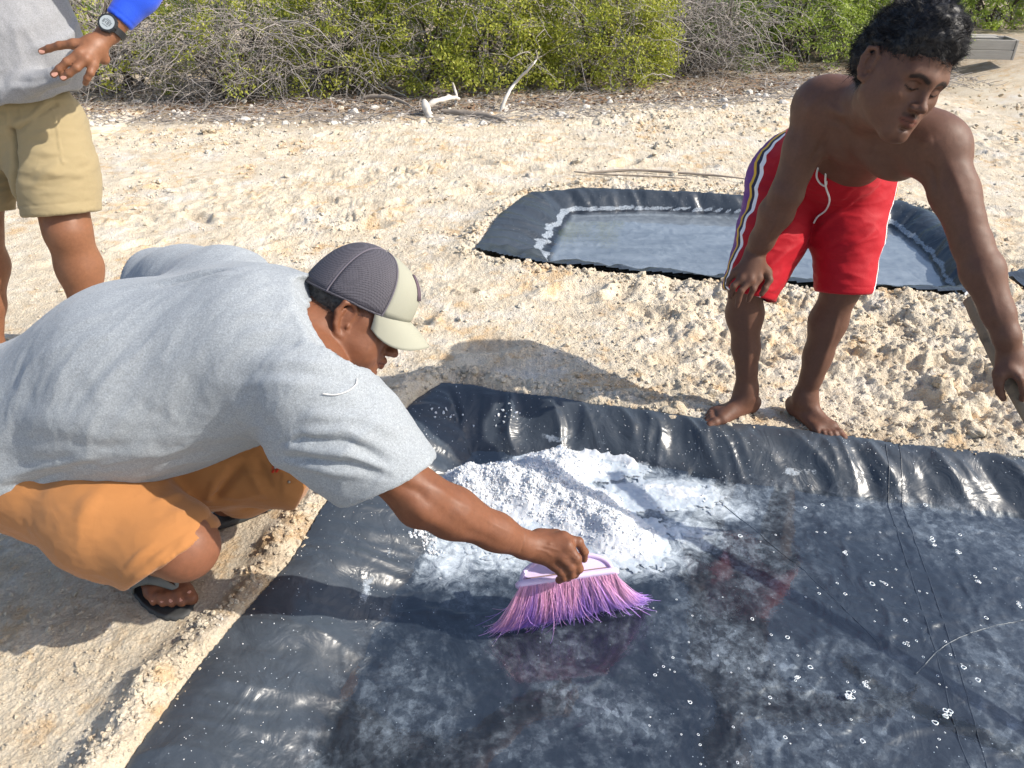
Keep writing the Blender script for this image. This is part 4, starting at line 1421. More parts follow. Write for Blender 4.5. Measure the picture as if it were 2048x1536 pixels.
# ================================================================== the crouching man
def man_crouch():
    base = np.array([-.9, 1.5, 0.0])
    root = empty('person', base, 'heavy man in grey shirt, orange shorts and cap crouching with a broom', 'person')
    pel = P(20, 872, 1.84); mid = P(285, 748, 1.75); chest = P(520, 706, 1.68)
    S1 = P(632, 782, 1.58); S2 = P(452, 590, 1.84)
    neck = P(640, 655, 1.68)
    hc = P(712, 630, 1.70)
    HM = frame(RT * .82 - UPV * .49 + FW * .14, RT * .50 + UPV * .86 - FW * .06)
    e1 = P(842, 998, 1.67); w1 = P(1052, 1090, 1.83)
    h1 = P(95, 955, 1.81); k1 = P(366, 1092, 1.70); a1 = np.array([-.985, 1.505, .122])
    h2 = P(200, 860, 1.95); k2 = P(560, 935, 1.93); a2 = np.array([-.80, 1.74, .118])
    lat = nz(S1 - S2); axis = nz(chest - mid); front = nz(np.cross(axis, lat))
    if front @ UPV > 0: front = -front
    e2 = P(330, 640, 2.02); w2 = P(420, 800, 2.08)
    hk = P(1110, 1105, 1.86)
    F = Field((-1.75, 1.0, -.02), (.35, 2.15, 1.05), .0065, .0031, [(hc - .12, hc + .12), (hk - .10, hk + .10)])
    F.chain([pel, mid, chest], [.17, .18, .165], .06, fl=(front, 1.12))
    F.cap(lerp(S1, S2, .1), lerp(S1, S2, .9), .095, .095, .06)
    jaw = hc + HM @ np.array([0, -.02, -.06])
    F.cap(lerp(neck, chest, .15), jaw, .060, .058, .04)
    F.cap(neck + RT * .01, hc + HM @ np.array([0, -.05, -.02]), .055, .052, .04)
    F.ell(hc + HM @ np.array([0, .045, -.095]), (.04, .04, .03), HM, .03)
    F.chain([S1, lerp(S1, e1, .5), e1], [.075, .062, .056], .03)
    F.chain([e1, lerp(e1, w1, .28), lerp(e1, w1, .70), w1], [.053, .0545, .040, .033], .03)
    F.cap(lerp(e1, w1, .02) + UPV * .018, lerp(e1, w1, .45) + UPV * .012, .029, .026, .03)
    F.ell(e1 - UPV * .03 - RT * .01, (.024, .022, .022), None, .03)
    F.chain([S2, e2], [.075, .055], .03); F.chain([e2, w2], [.052, .034], .03); F.ell(w2 + [.05, .03, -.02], (.05, .035, .02), None, .02)
    for h, k, a in ((h1, k1, a1), (h2, k2, a2)):
        if k is k2:
            k = k2 - UPV * .02 - RT * .03 + FW * .03
            F.chain([h, lerp(h, k, .5), k], [.10, .07, .045], .03); F.chain([k, lerp(k, a, .5), a], [.045, .045, .036], .03)
            continue
        F.chain([h, lerp(h, k, .5), k], [.100, .094, .070], .04)
        F.chain([k, lerp(k, a, .35), lerp(k, a, .7), a], [.070, .070, .052, .042], .03)
        F.ell(k, (.070, .066, .070), None, .02)
    WR, tR = foot(F, a1, (.68, -.73), side=-1, sc=1.2)
    W2, t2 = foot(F, a2, (.80, .60), side=1, sc=1.08)
    # hand on the broom
    D = P
    F.cap(w1, D(1078, 1092, 1.842), .0335, .031, .015, fl=(nz(UPV - FW * .5), 1.1))
    kI, kM, kRg, kL = D(1126, 1076, 1.845), D(1134, 1092, 1.830), D(1124, 1112, 1.832), D(1108, 1127, 1.845)
    for q in (kI, kM, kRg, kL): F.cap(D(1075, 1095, 1.845), q, .029, .0165, .016)
    F.cap(D(1080, 1075, 1.86), D(1112, 1072, 1.87), .022, .018, .015)
    fingers(F, [([kI, D(1157, 1084, 1.850), D(1168, 1104, 1.868), D(1168, 1118, 1.885)], 1.02),
                ([kM, D(1152, 1117, 1.828), D(1157, 1137, 1.845), D(1150, 1149, 1.868)], 1.12),
                ([kRg, D(1140, 1133, 1.828), D(1143, 1148, 1.848), D(1135, 1155, 1.870)], 1.10),
                ([kL, D(1122, 1143, 1.835), D(1127, 1154, 1.852), D(1118, 1160, 1.868)], 1.02),
                ([D(1112, 1076, 1.87), D(1140, 1108, 1.895), D(1150, 1125, 1.905)], 1.1)], .0035, .0125, .0095)
    for a_, b_ in ((D(1085, 1085, 1.83), kI), (D(1085, 1090, 1.825), kM), (D(1085, 1098, 1.825), kRg)):
        F.cap(lerp(a_, b_, .4), b_, .008, .012, .010)
    HW = head(F, hc, HM, 1.0, 1.0, ear=1.15, drop=.016)
    # heavier cheeks and chin
    for q in (-1, 1):
        F.ell(HW(q * .046, .050, -.058), (.026, .030, .028), HM, .025)
    S = Skin(F, 1)
    S.noise(.0010, (30, 30, 30), 4)
    # knuckle and elbow creases
    for p0, p1 in ((D(1148, 1108, 1.82), D(1160, 1112, 1.83)), (D(1134, 1128, 1.82), D(1146, 1130, 1.825)), (D(1118, 1140, 1.825), D(1128, 1140, 1.83))):
        S.fold(snap(S, [p0, p1]), -.0009, .0022, False)
    for k in range(4):
        u = 832 + k * 9
        S.fold(snap(S, [D(u, 1000, 1.65), D(u + 6, 1022, 1.65)]), -.0009, .0028)
    for pts in ([(1095, 1090), (1112, 1100), (1122, 1112)], [(1080, 1098), (1100, 1112), (1106, 1124)], [(1100, 1078), (1114, 1086)]):
        S.fold(snap(S, [D(u, v, 1.83) for u, v in pts]), .0016, .0032)
    for pts, a_, w_ in (([(790, 978), (840, 995), (900, 1045)], -.0055, .010), ([(905, 1050), (950, 1075), (1000, 1100)], -.003, .010), ([(935, 1005), (985, 1040), (1035, 1070)], .0018, .0045), ([(900, 1000), (930, 1030), (965, 1060)], .0014, .004), ([(860, 960), (900, 985), (945, 1015)], .004, .012), ([(815, 1010), (850, 1040), (890, 1065)], .004, .012)):
        S.fold(snap(S, [D(u, v, 1.7) for u, v in pts]), a_, w_)
    S.renorm()
    S.fold(snap(S, [D(1058, 1062, 1.83), D(1056, 1085, 1.83), D(1046, 1112, 1.83)]), -.0012, .003, False)
    S.face_colours(hc, HM, 1.0, .005, (1.0, .8, .82), False)
    S.paint(k1, .12, (1.35, 1.42, 1.55), .7); S.paint(lerp(k1, a1, .6), .12, (1.1, 1.15, 1.2), .7)
    for t in tR: S.paint(t, .012, (1.3, 1.3, 1.3))
    S.paint(S.V[0], 0.0001, (1, 1, 1))
    S.obj('body', SK_RED, root)
    nsp = [(t + np.array([0, 0, .0035]), np.array([.3, -.35, .85]), np.array([.68, -.73, 0]), .014 if i == 0 else .010) for i, t in enumerate(tR)]
    nails(root, nsp, NAIL, 'toenail')
    # hair under the cap: nape, temples and behind the ear
    Hf = Field(hc - .14, hc + .14, .0035)
    s = 1.0
    def hw(x, y, z): return hc + s * (HM @ np.array([x, y, z]))
    Hf.ell(hw(0, -.022, .030), np.array([.0815, .102, .084]) * s, HM, .01)
    Hf.ell(hw(0, -.075, -.025), np.array([.055, .035, .035]) * s, HM, .02)
    Hf.ell(hw(0, .105, -.025), np.array([.09, .082, .10]) * s, HM, .006, '-')
    for q in (-1, 1): Hf.ell(hw(q * .088, -.006, -.008), np.array([.022, .030, .036]) * s, HM, .006, '-')
    Hf.ell(hw(0, .03, -.12), np.array([.12, .09, .085]) * s, HM, .01, '-')
    Hf.cyl(hw(0, -.02, .036), hw(0, -.02, .25), .25)
    HS = Skin(Hf, 1); HS.noise(.002, (90, 90, 90), 3).renorm()
    hair = HS.obj('hair', HAIR_GREY, root)
    R, N = pick(HS, ((HS.V - hc) @ HM)[:, 2] < .05, 4200, 8)
    strands('hair_strands', R, N, HAIR_GREY, hair, L=.011, curl=.5, seed=12, r=.00045, n_seg=2, down=HM @ np.array([0, 0, -.5]), clump=.3)
    cap_hat(root, hc, HM, s)

    # ---- shirt
    Q = Field((-1.95, .95, .05), (-.05, 2.25, 1.08), .0055)
    Q.chain([P(-90, 925, 1.90), pel + UPV * -.012, mid - UPV * .016, chest], [.17, .196, .208, .190], .08, fl=(front, 1.0))
    Q.cap(P(-90, 975, 1.82), P(70, 955, 1.75), .105, .055, .05)
    Q.cap(lerp(S1, S2, .05), lerp(S1, S2, .95), .108, .108, .08)
    Q.cap(neck - axis * .06, P(672, 656, 1.63), .10, .096, .06)
    Q.ell(mid + lerp(np.zeros(3), front, 1) * .07 + axis * .1, (.17, .14, .14), None, .08)
    sh_end = P(772, 938, 1.63)
    Q.chain([S1, lerp(S1, sh_end, .5), sh_end, sh_end + nz(sh_end - S1) * .06], [.108, .104, .092, .088], .05)
    Q.cap(P(600, 880, 1.60), P(700, 945, 1.62), .07, .062, .05)
    cn = nz(RT * .42 - UPV * .88 + FW * .18)
    # sleeve end and its opening
    ce = P(768, 962, 1.64)
    Q.cyl(ce, ce + cn * .20, .17)
    Q.cap(ce - cn * .07, ce + cn * .05, .075, .080, .004, '-', )
    # far sleeve
    s2e = P(318, 566, 2.00)
    Q.chain([S2, lerp(S2, s2e, .6), s2e], [.112, .094, .088], .05)
    d2 = nz(s2e - S2)
    Q.cyl(s2e + d2 * .045, s2e + d2 * .2, .13); Q.cap(s2e - d2 * .03, s2e + d2 * .1, .072, .080, .004, '-')
    # neck opening
    nd = nz(RT * .84 + UPV * .50 - FW * .18); nk = P(660, 664, 1.63)
    Q.cyl(nk, nk + nd * .2, .13)
    Q.cap(nk - nd * .05, nk + nd * .08, .068, .080, .004, '-')
    # shirt tail lifted over the thigh: a hollow where the leg comes out
    T = Skin(Q, 1)
    for pts, a, w in (([(500, 905), (580, 900), (700, 915), (790, 950)], .011, .010), ([(510, 885), (600, 868), (700, 870), (800, 905)], .008, .012), ([(515, 870), (620, 838), (740, 835), (810, 868)], .006, .012),
                      ([(560, 930), (640, 945), (720, 960)], .010, .010), ([(530, 915), (600, 925), (690, 935), (780, 962)], -.008, .010), ([(505, 893), (600, 886), (700, 892), (780, 925)], -.008, .008),
                      ([(0, 845), (120, 862), (260, 885), (420, 890)], .006, .026), ([(0, 815), (150, 838), (300, 850)], .003, .022), ([(20, 905), (130, 910), (250, 915), (400, 905)], .006, .020),
                      ([(470, 620), (560, 615), (640, 635)], .005, .010), ([(480, 660), (570, 650), (665, 675)], .004, .009), ([(500, 690), (580, 682), (690, 700)], -.004, .009), ([(500, 720), (600, 712), (700, 730)], .004, .009),
                      ([(520, 750), (620, 735), (720, 760)], -.004, .010), ([(450, 780), (560, 765), (740, 800)], .004, .012), ([(240, 565), (330, 555), (420, 535), (500, 530)], .010, .010), ([(300, 560), (370, 550), (450, 528)], -.012, .010),
                      ([(360, 560), (430, 545), (520, 545)], .007, .012), ([(590, 560), (620, 600), (660, 660), (705, 735)], .006, .006), ([(575, 575), (605, 620), (645, 680), (690, 745)], -.004, .006),
                      ([(100, 660), (180, 630), (260, 600)], .004, .012), ([(60, 720), (160, 680), (260, 650)], .003, .012), ([(0, 960), (60, 945), (130, 930), (180, 925)], .008, .010), ([(0, 985), (60, 975), (130, 950)], -.008, .010)):
        T.fold(snap(T, [P(u, v, 1.6) for u, v in pts]), a, w)
    T.renorm()
    M = np.stack([axis, lat, np.cross(axis, lat)], 1)
    T.noise(.0038, (4, 13, 13), 8, M, 4, True).renorm()
    # hem of the sleeve: a stitched band
    dd = np.abs((T.V - ce) @ cn); near = np.linalg.norm(T.V - ce, axis=1) < .16
    T.V += T.N * (np.exp(-((dd - .018) / .0022) ** 2) * -.0012 * near)[:, None]
    sh = T.obj('shirt', SHIRT_LIGHT, root)
    # collar band
    ring = []
    x = nz(np.cross(nd, UPV)); y = np.cross(nd, x)
    for k in range(25):
        th = k / 24 * 2 * np.pi
        ring.append(nk - nd * .004 + (x * math.cos(th) + y * math.sin(th)) * .081)
    V, Fc = tubes(np.array(ring)[None], np.full((1, 25), .0065), 6)
    mesh('collar', V, Fc, SHIRT_LIGHT, sh)
    bv = T.bvh()
    # a loose thread and the curled tear at the collar
    pts = [on(bv, u, v, .004) for u, v in ((645, 787), (670, 790), (695, 783), (710, 770), (712, 758))]
    pts = [p for p in pts if p is not None]
    if len(pts) > 2:
        V, Fc = tube(pts, .0011, 6, 5); mesh('loose_thread', V, Fc, STRING, sh)
    # ---- shorts
    Q = Field((-1.70, .98, .0), (-.35, 2.1, .78), .0048)
    hem1 = P(352, 1083, 1.715); hem2 = P(585, 950, 1.94)
    Q.chain([P(-60, 915, 1.88), P(95, 955, 1.81), P(225, 1032, 1.76), P(338, 1098, 1.72), P(360, 1120, 1.71)], [.115, .128, .132, .104, .098], .05)
    Q.chain([h2, lerp(h2, hem2, .55), hem2], [.15, .125, .085], .05)
    Q.cap(lerp(h2, hem2, .5), P(490, 985, 2.06), .10, .060, .05)
    Q.cap(P(480, 975, 2.06), P(575, 955, 2.05), .065, .060, .04)
    Q.cap(P(470, 1005, 2.12), P(560, 975, 2.10), .035, .030, .04)
    Q.cap(h1, h2, .12, .14, .06)
    d1 = nz(RT * .56 - UPV * .83 + FW * .06)
    c1 = P(338, 1112, 1.71)
    Q.cyl(c1 + d1 * .006, c1 + d1 * .24, .17)
    c2 = P(615, 975, 1.97); d2 = nz(RT * .80 - UPV * .45 + FW * .1)
    Q.cyl(c2 + d2 * .0, c2 + d2 * .2, .16)
    T = Skin(Q, 1)
    for pts, a, w in (([(440, 1000), (405, 1030), (370, 1075), (330, 1150)], .004, .012), ([(235, 1155), (270, 1120), (300, 1085)], .006, .007), ([(262, 1165), (300, 1125), (330, 1095)], .005, .006), ([(290, 1170), (330, 1135), (370, 1100)], .004, .006),
                      ([(480, 915), (455, 960), (432, 1000), (400, 1060)], -.014, .014), ([(440, 960), (425, 1000), (400, 1045)], .007, .010), ([(395, 950), (350, 985), (300, 1000)], .005, .012), ([(375, 935), (330, 955), (290, 968)], .004, .010),
                      ([(130, 950), (220, 930), (300, 928)], .005, .012), ([(150, 1050), (170, 1000), (220, 950)], .006, .018), ([(480, 940), (500, 960), (530, 1000)], .006, .008), ([(540, 910), (560, 950), (562, 990)], .005, .006), ([(505, 910), (520, 950), (545, 985)], -.007, .009),
                      ([(430, 930), (470, 920), (500, 912)], .006, .010)):
        T.fold(snap(T, [P(u, v, 1.7) for u, v in pts]), a, w)
    T.renorm().noise(.0042, (6, 6, 10), 18, None, 4, True).renorm()
    q = (T.V - c1) @ d1; near = np.linalg.norm(T.V - c1, axis=1) < .16
    T.V += T.N * (-.0012 * np.exp(-((q + .022) / .0022) ** 2) * near)[:, None]
    sho = T.obj('shorts', ORANGE, root)
    bv = T.bvh()
    # embroidered flower and snap button on the far leg
    RD = simple('red thread', (.62, .05, .02), .7); PL = simple('pale thread', (.6, .58, .6), .7); BR = simple('dull metal snap', (.35, .3, .25), .35, metal=.9)
    fc = on(bv, 553, 934, .0)
    if fc is not None:
        a = on(bv, 557, 934, .002); b = on(bv, 553, 938, .002)
        if a is not None and b is not None:
            ex = nz(a - fc); ey = nz(b - fc - ex * ((b - fc) @ ex)); nn = np.cross(ex, ey); 
            if nn @ FW > 0: nn = -nn
            prs = []
            for k in range(6):
                th = k / 6 * 2 * np.pi
                q = fc + (ex * math.cos(th) + ey * math.sin(th)) * .0125 + nn * .0025
                v, f = ico(1); v = v @ np.stack([ex, ey, nn]) * 1.0
                v = (ico(1)[0][:, :1] * ex * .0052 + ico(1)[0][:, 1:2] * ey * .0052 + ico(1)[0][:, 2:] * nn * .0015)
                prs.append((v + q, f))
            V, Fc = merge(prs); mesh('embroidered_flower', V, np.concatenate(Fc), RD, sho)
            v = ico(1)[0]; mesh('flower_centre', fc + nn * .0025 + v[:, :1] * ex * .005 + v[:, 1:2] * ey * .005 + v[:, 2:] * nn * .002, ico(1)[1], PL, sho)
    sb = on(bv, 578, 964, .002)
    if sb is not None:
        mesh('snap_button', sb + ico(1)[0] * [.004, .003, .004], ico(1)[1], BR, sho)
    # ---- sandals
    sandal(root, a1, (.68, -.73), 1.2, -1)
    sandal(root, a2, (.80, .60), 1.08, 1)
    return root


def sandal(root, ankle, dirn, sc, side):
    y = nz(np.array([dirn[0], dirn[1], 0])); z = np.array([0, 0, 1.0]); x = np.cross(y, z)
    a = np.asarray(ankle, float)
    RUB = simple('dark grey rubber sole', (.045, .047, .048), .65, .5, 90, .25)
    STR = simple('olive grey strap', (.12, .125, .115), .6, .4, 140, .2)
    # outline of the sole
    t = np.linspace(0, 2 * np.pi, 56, endpoint=False)
    py = .040 + .146 * np.cos(t); px = np.sin(t) * (.046 + .010 * np.cos(t)) + .004 * np.cos(2 * t)
    rings = []
    lug = 1 + .035 * (np.abs(np.sin(t * 14)) > .5)
    for zz, g in ((-.103, .94), (-.100, 1.0), (-.092, 1.03), (-.084, 1.03), (-.080, .99), (-.0815, .95)):
        gg = g * (lug if zz < -.083 else 1)
        rings.append(a + sc * (np.outer(px * gg * side, x) + np.outer(.045 + (py - .045) * gg, y) + zz * z / 1.0 * 1.0))
    V = np.concatenate(rings); n = len(t); Fq = []
    for r in range(len(rings) - 1):
        for i in range(n):
            j = (i + 1) % n; Fq.append((r * n + i, r * n + j, (r + 1) * n + j, (r + 1) * n + i))
    o = bpy.data.objects
    sole = mesh('sandal', V, [np.array(Fq), np.arange(n)[None, ::-1], (np.arange(n) + (len(rings) - 1) * n)[None]], RUB, root)
    def W(p, q, r): return a + sc * (x * p * side + y * q + z * r)
    for pts in ([W(.050, .045, -.078), W(.046, .070, -.040), W(.030, .105, -.028), W(.018, .140, -.052), W(.017, .150, -.080)],
                [W(-.050, .045, -.078), W(-.046, .065, -.045), W(-.020, .100, -.030), W(.010, .138, -.048), W(.017, .150, -.070)]):
        q, r = catmull(np.array(pts), np.array([.017, .016, .012, .006, .004]) * 1.1, 6)
        V, F = tubes(q[None], r[None], 8, True)
        # flatten into a band
        k = len(q); V = V.reshape(k, 8, 3); c = V.mean(1, keepdims=True); T = np.gradient(q, axis=0); T /= np.linalg.norm(T, axis=1, keepdims=True)
        outn = q - W(0, .07, -.07); outn -= T * (outn * T).sum(1, keepdims=True); outn /= np.linalg.norm(outn, axis=1, keepdims=True)
        dd = V - c; h = (dd * outn[:, None]).sum(-1, keepdims=True); V = c + dd - outn[:, None] * h * .72
        mesh('strap', V.reshape(-1, 3), F, STR, sole)


def cap_hat(root, hc, HM, s):
    mesh_m = NT('grey cap mesh')
    v = mesh_m.co.outputs['UV']
    ch = mesh_m.vor(330, rnd=.15)
    c = mesh_m.mix(mesh_m.ramp(ch, [(.25, 0), (.5, 1)]), (.028, .027, .036), (.080, .075, .092))
    MM = mesh_m.set(color=c, rough=.8, normal=mesh_m.bump(ch, .6, .002))
    LT = simple('faded stone cotton', (.31, .31, .25), .9, .35, 700, .12)
    DK = simple('dark cap badge', (.10, .07, .09), .8)
    cap = bpy.data.objects.new('cap', None); COL.objects.link(cap); cap.parent = root
    o = np.array([0, -.012, .030])
    A, B, Hh = .0925, .119, .122
    tilt = .10
    def dome(th, ph):
        # th 0 at the front, ph 0 rim .. 1 top
        z0 = -.003 - .016 * max(0.0, -math.cos(th)) + .016 * max(0.0, math.cos(th)) ** 1.5
        e = 1.0 + .04 * math.cos(th) * math.sin(ph * math.pi)
        cr = math.cos(ph * math.pi / 2) ** .82
        zz = z0 + (Hh - z0) * math.sin(ph * math.pi / 2) ** (.92 if math.cos(th) > .2 else 1.0)
        return np.array([A * math.sin(th) * cr * e, o[1] + B * math.cos(th) * cr * e, o[2] + zz + 0.0])
    def panel(name, t0, t1, n, mat, off=0.0, rows=16, p1=1.0):
        V = []
        for i in range(n + 1):
            th = t0 + (t1 - t0) * i / n
            for j in range(rows + 1):
                p = dome(th, j / rows * p1)
                edge = min(i, n - i) / n
                bulge = .0022 * math.sin(min(1, edge * 6) * math.pi / 2) * math.sin(math.pi * min(j / rows + .05, 1))
                q = p - np.array([0, o[1], o[2]]); q = q / np.linalg.norm(q)
                V.append(hc + s * (HM @ (p + q * (bulge + off))))
        ob = mesh(name, np.array(V), grid_faces(n + 1, rows + 1), mat, cap)
        m = ob.modifiers.new('thickness', 'SOLIDIFY'); m.thickness = .002
        return ob
    fr = math.radians(58)
    panel('front_panel', -fr, 0, 12, LT, .0008); panel('front_panel', 0, fr, 12, LT, .0008)
    st = (2 * math.pi - 2 * fr) / 4
    for k in range(4): panel('mesh_panel', fr + st * k, fr + st * (k + 1), 12, MM)
    # seams between panels
    for k in range(5):
        th = fr + st * k
        pts = np.array([hc + s * (HM @ (dome(th, j / 16) + nz(dome(th, j / 16) - np.array([0, o[1], o[2]])) * .0022)) for j in range(17)])
        V, F = tubes(pts[None], np.full((1, 17), .0024), 5); mesh('seam', V, F, simple('cap binding', (.115, .105, .13), .85, .3, 500) if k else simple('cap binding', (.12, .11, .13), .85), cap)
    # sweatband edge
    pts = np.array([hc + s * (HM @ (dome(th, 0.0))) for th in np.linspace(0, 2 * math.pi, 49)])
    V, F = tubes(pts[None], np.full((1, 49), .0032), 6); mesh('rim_band', V, F, MM, cap)
    V = ico(1)[0] * [.007, .007, .004]
    mesh('button', hc + s * (HM @ (dome(0, 1.0)[:, None] + V.T)).T, ico(1)[1], LT, cap)
    # brim
    V = []
    nu, nv = 29, 13
    W_ = math.radians(66)
    for i in range(nu):
        th = -W_ + 2 * W_ * i / (nu - 1)
        a = dome(th, 0.0) + np.array([0, 0, .001])
        L = .066 * max(0, math.cos(th * 90 / 66 * .98)) ** .55
        for j in range(nv):
            t = j / (nv - 1)
            x = a[0] * (1 - .06 * t); y = a[1] + L * t
            z = a[2] - .012 * t - .014 * t * t - .85 * (x ** 2) / .085 * t * (L / .066) - .004 * (1 - math.cos(th)) + .003
            V.append(hc + s * (HM @ np.array([x, y, z])))
    b = mesh('brim', np.array(V), grid_faces(nu, nv), LT, cap)
    m = b.modifiers.new('thickness', 'SOLIDIFY'); m.thickness = .0035; m.offset = 0
    # stitch rows
    for t in (.5, .62, .74, .86):
        pts = np.array([np.array(V).reshape(nu, nv, 3)[i, int(t * (nv - 1))] + s * (HM @ np.array([0, 0, .0022])) for i in range(3, nu - 3)])
        Vt, Ft = tubes(pts[None], np.full((1, len(pts)), .0006), 4); mesh('stitching', Vt, Ft, simple('stone thread', (.33, .33, .26), .9), b)
    # badge on the front
    V = []
    for i in range(7):
        for j in range(5):
            th = (i / 6 - .5) * .62; ph = .30 + .34 * j / 4
            p = dome(th, ph); q = nz(p - np.array([0, o[1], o[2]]))
            V.append(hc + s * (HM @ (p + q * .0048)))
    bo = mesh('badge', np.array(V), grid_faces(7, 5), DK, cap)
    m = bo.modifiers.new('thickness', 'SOLIDIFY'); m.thickness = .003


# ================================================================== the standing man
def man_stand():
    base = np.array([-1.55, 2.78, 0.0])
    root = empty('person', base, 'standing man in khaki shorts and grey shirt with a blue sleeve and hand on hip', 'person')
    c0 = P(8, 95, 2.62); c1 = P(12, 235, 2.75)
    top = c0 + np.array([0, .02, .42])
    h1 = P(95, 265, 2.76); k1 = P(135, 462, 2.80); a1 = P(182, 660, 2.95)
    h2 = c1 * 2 - h1; h2[2] = h1[2]; k2 = k1 + np.array([-.34, .02, 0]); a2 = a1 + np.array([-.42, .02, 0]); 
    a1[2] = .09; a2[2] = .09
    w = P(220, 64, 2.42); e = w + np.array([.20, .16, .22]); Sh = c0 + np.array([.24, .03, .36])
    hk = P(140, 110, 2.42)
    F = Field((-2.35, 2.25, -.02), (-.95, 3.15, 1.95), .0085, .0036, [(hk - .12, hk + .14)])
    F.chain([c1, c0, top - [0, 0, .1]], [.17, .19, .17], .06, fl=((0, 1, 0), 1.25))
    F.cap(top + [-.15, 0, -.06], top + [.15, 0, -.06], .08, .08, .06)
    F.cap(top, top + [0, -.01, .10], .06, .055, .03)
    HM = frame((0.35, -1, -.25), (0, 0, 1))
    head(F, top + np.array([0, -.02, .22]), HM, 1.05)
    F.chain([Sh, e, w], [.065, .050, .032], .03)
    So = top + [-.22, 0, -.06]
    F.chain([So, So + [-.06, .02, -.28], So + [-.03, -.06, -.52]], [.065, .05, .034], .03)
    F.ell(So + [-.03, -.09, -.60], (.03, .04, .07), None, .02)
    for h, k, a in ((h1, k1, a1), (h2, k2, a2)):
        F.chain([h, lerp(h, k, .5), k], [.115, .100, .078], .04)
        F.chain([k, lerp(k, a, .32) + [0, .02, 0], lerp(k, a, .65) + [0, .01, 0], a], [.074, .078, .056, .042], .03)
        F.ell(k - [0, .03, 0], (.045, .035, .05), None, .03)
        foot(F, a, (.3, -.95), side=-1 if k is k1 else 1, sc=1.05)
    D = P
    # hand on the hip
    F.cap(w, D(190, 92, 2.40), .0335, .031, .015, fl=(FW, 1.25))
    kI, kM, kR, kL = D(148, 88, 2.374), D(159, 107, 2.360), D(172, 118, 2.366), D(187, 130, 2.388)
    for q in (kI, kM, kR, kL): F.cap(D(186, 92, 2.40), q, .027, .0145, .016)
    F.cap(D(195, 100, 2.41), D(208, 118, 2.43), .026, .018, .02)
    fingers(F, [([kI, D(119, 91, 2.372), D(98, 97, 2.378), D(83, 103, 2.385)], 1.08),
                ([kM, D(134, 124, 2.352), D(119, 138, 2.355), D(107, 149, 2.362)], 1.12),
                ([kR, D(153, 136, 2.356), D(138, 147, 2.358), D(126, 155, 2.365)], 1.08),
                ([kL, D(181, 146, 2.380), D(175, 156, 2.385), D(171, 166, 2.40)], 1.0)], .0035, .0118, .0095)
    for q in (kI, kM, kR): F.cap(lerp(D(186, 92, 2.385), q, .45), q, .008, .011, .010)
    S = Skin(F, 1)
    S.noise(.001, (26, 26, 26), 6)
    for u, v in ((118, 122), (133, 132), (105, 95)):
        pass
    S.paint(k1, .10, (.85, .8, .8), .8)
    S.obj('body', SK_TAN, root)
    nd = lambda a, b: nz(b - a)
    nails(root, [(D(84, 102, 2.3735), -FW + UPV * .15, nd(D(95, 98, 2.37), D(83, 103, 2.38)), .015), (D(109, 147, 2.350), -FW, nd(D(117, 138, 2.35), D(107, 149, 2.36)), .0155), (D(127, 154, 2.353), -FW, nd(D(136, 147, 2.35), D(126, 155, 2.36)), .0145)], NAIL, 'fingernail')
    # ---- shirt
    Q = Field((-2.2, 2.2, .88), (-.95, 3.2, 1.72), .0065)
    Q.chain([D(0, 190, 2.66), c0, top - [0, 0, .14]], [.222, .236, .21], .08, fl=((0, 1, 0), 1.22))
    Q.cap(top + [-.15, 0, -.07], top + [.17, 0, -.07], .10, .10, .06)
    Q.chain([Sh, lerp(Sh, e, .5)], [.09, .08], .03); Q.chain([So, So + [-.04, .01, -.16]], [.095, .085], .03)
    Q.cap(D(120, 150, 2.50), D(20, 185, 2.52), .03, .03, .05)
    hz = D(60, 212, 2.5)
    g = Q.sub((-3, 0, 0), (0, 5, 3)); sl, x, y, z = g
    # hem that rises towards the hip
    plane = ((hz[2] + .022 * np.clip(x - hz[0], 0, .3) / .14 + .004 * np.sin(x * 60)) - z)
    Q.f = np.maximum(Q.f, plane.astype(np.float32) + np.zeros_like(Q.f))
    T = Skin(Q, 1)
    for pts, a, wd in (([(158, 60), (140, 75), (110, 88), (70, 100)], .010, .012), ([(150, 10), (156, 40), (140, 65), (90, 85)], .006, .010), ([(95, 105), (98, 130), (102, 145)], -.006, .006), ([(60, 100), (30, 140), (10, 170)], .004, .014),
                       ([(150, 150), (120, 165), (60, 172), (0, 180)], .005, .010), ([(100, 160), (60, 162), (20, 160)], -.006, .010), ([(0, 60), (60, 50), (120, 20)], .004, .018)):
        T.fold(snap(T, [D(u, v, 2.4) for u, v in pts]), a, wd)
    T.renorm().noise(.0055, (8, 8, 5), 28, None, 4, True).renorm()
    T.obj('shirt', SHIRT_GREY, root)
    # ---- blue sleeve on the forearm
    Q = Field(np.minimum(w, e) - .10, np.maximum(Sh, e) + .10, .0048)
    dw = nz(e - w)
    st = w + dw * .045
    Q.chain([w + dw * .02, lerp(w, e, .45), e], [.039, .054, .060], .02); Q.cap(e, lerp(e, Sh, .6), .060, .066, .02)
    Q.cyl(st - dw * .1, st, .1)
    T = Skin(Q, 1)
    d = (T.V - st) @ dw
    T.V += T.N * (-.0012 * np.exp(-((d - .016) / .002) ** 2))[:, None]
    T.obj('arm_sleeve', BLUE, root)
    # ---- shorts
    Q = Field((-2.25, 2.3, .45), (-1.1, 3.2, 1.12), .0055)
    hem = D(124, 424, 2.79); hem2 = h2 + (hem - h1) * [-.6, 1, 1]
    Q.cap(c1 + [-.02, 0, .20], c1 + [.0, 0, .02], .212, .215, .04, fl=((0, 1, 0), 1.2))
    Q.chain([h1 + [-.01, 0, .02], lerp(h1, hem, .5), hem], [.146, .136, .128], .05)
    Q.chain([h2 + [.01, 0, .02], lerp(h2, hem2, .5), hem2], [.146, .136, .128], .03)
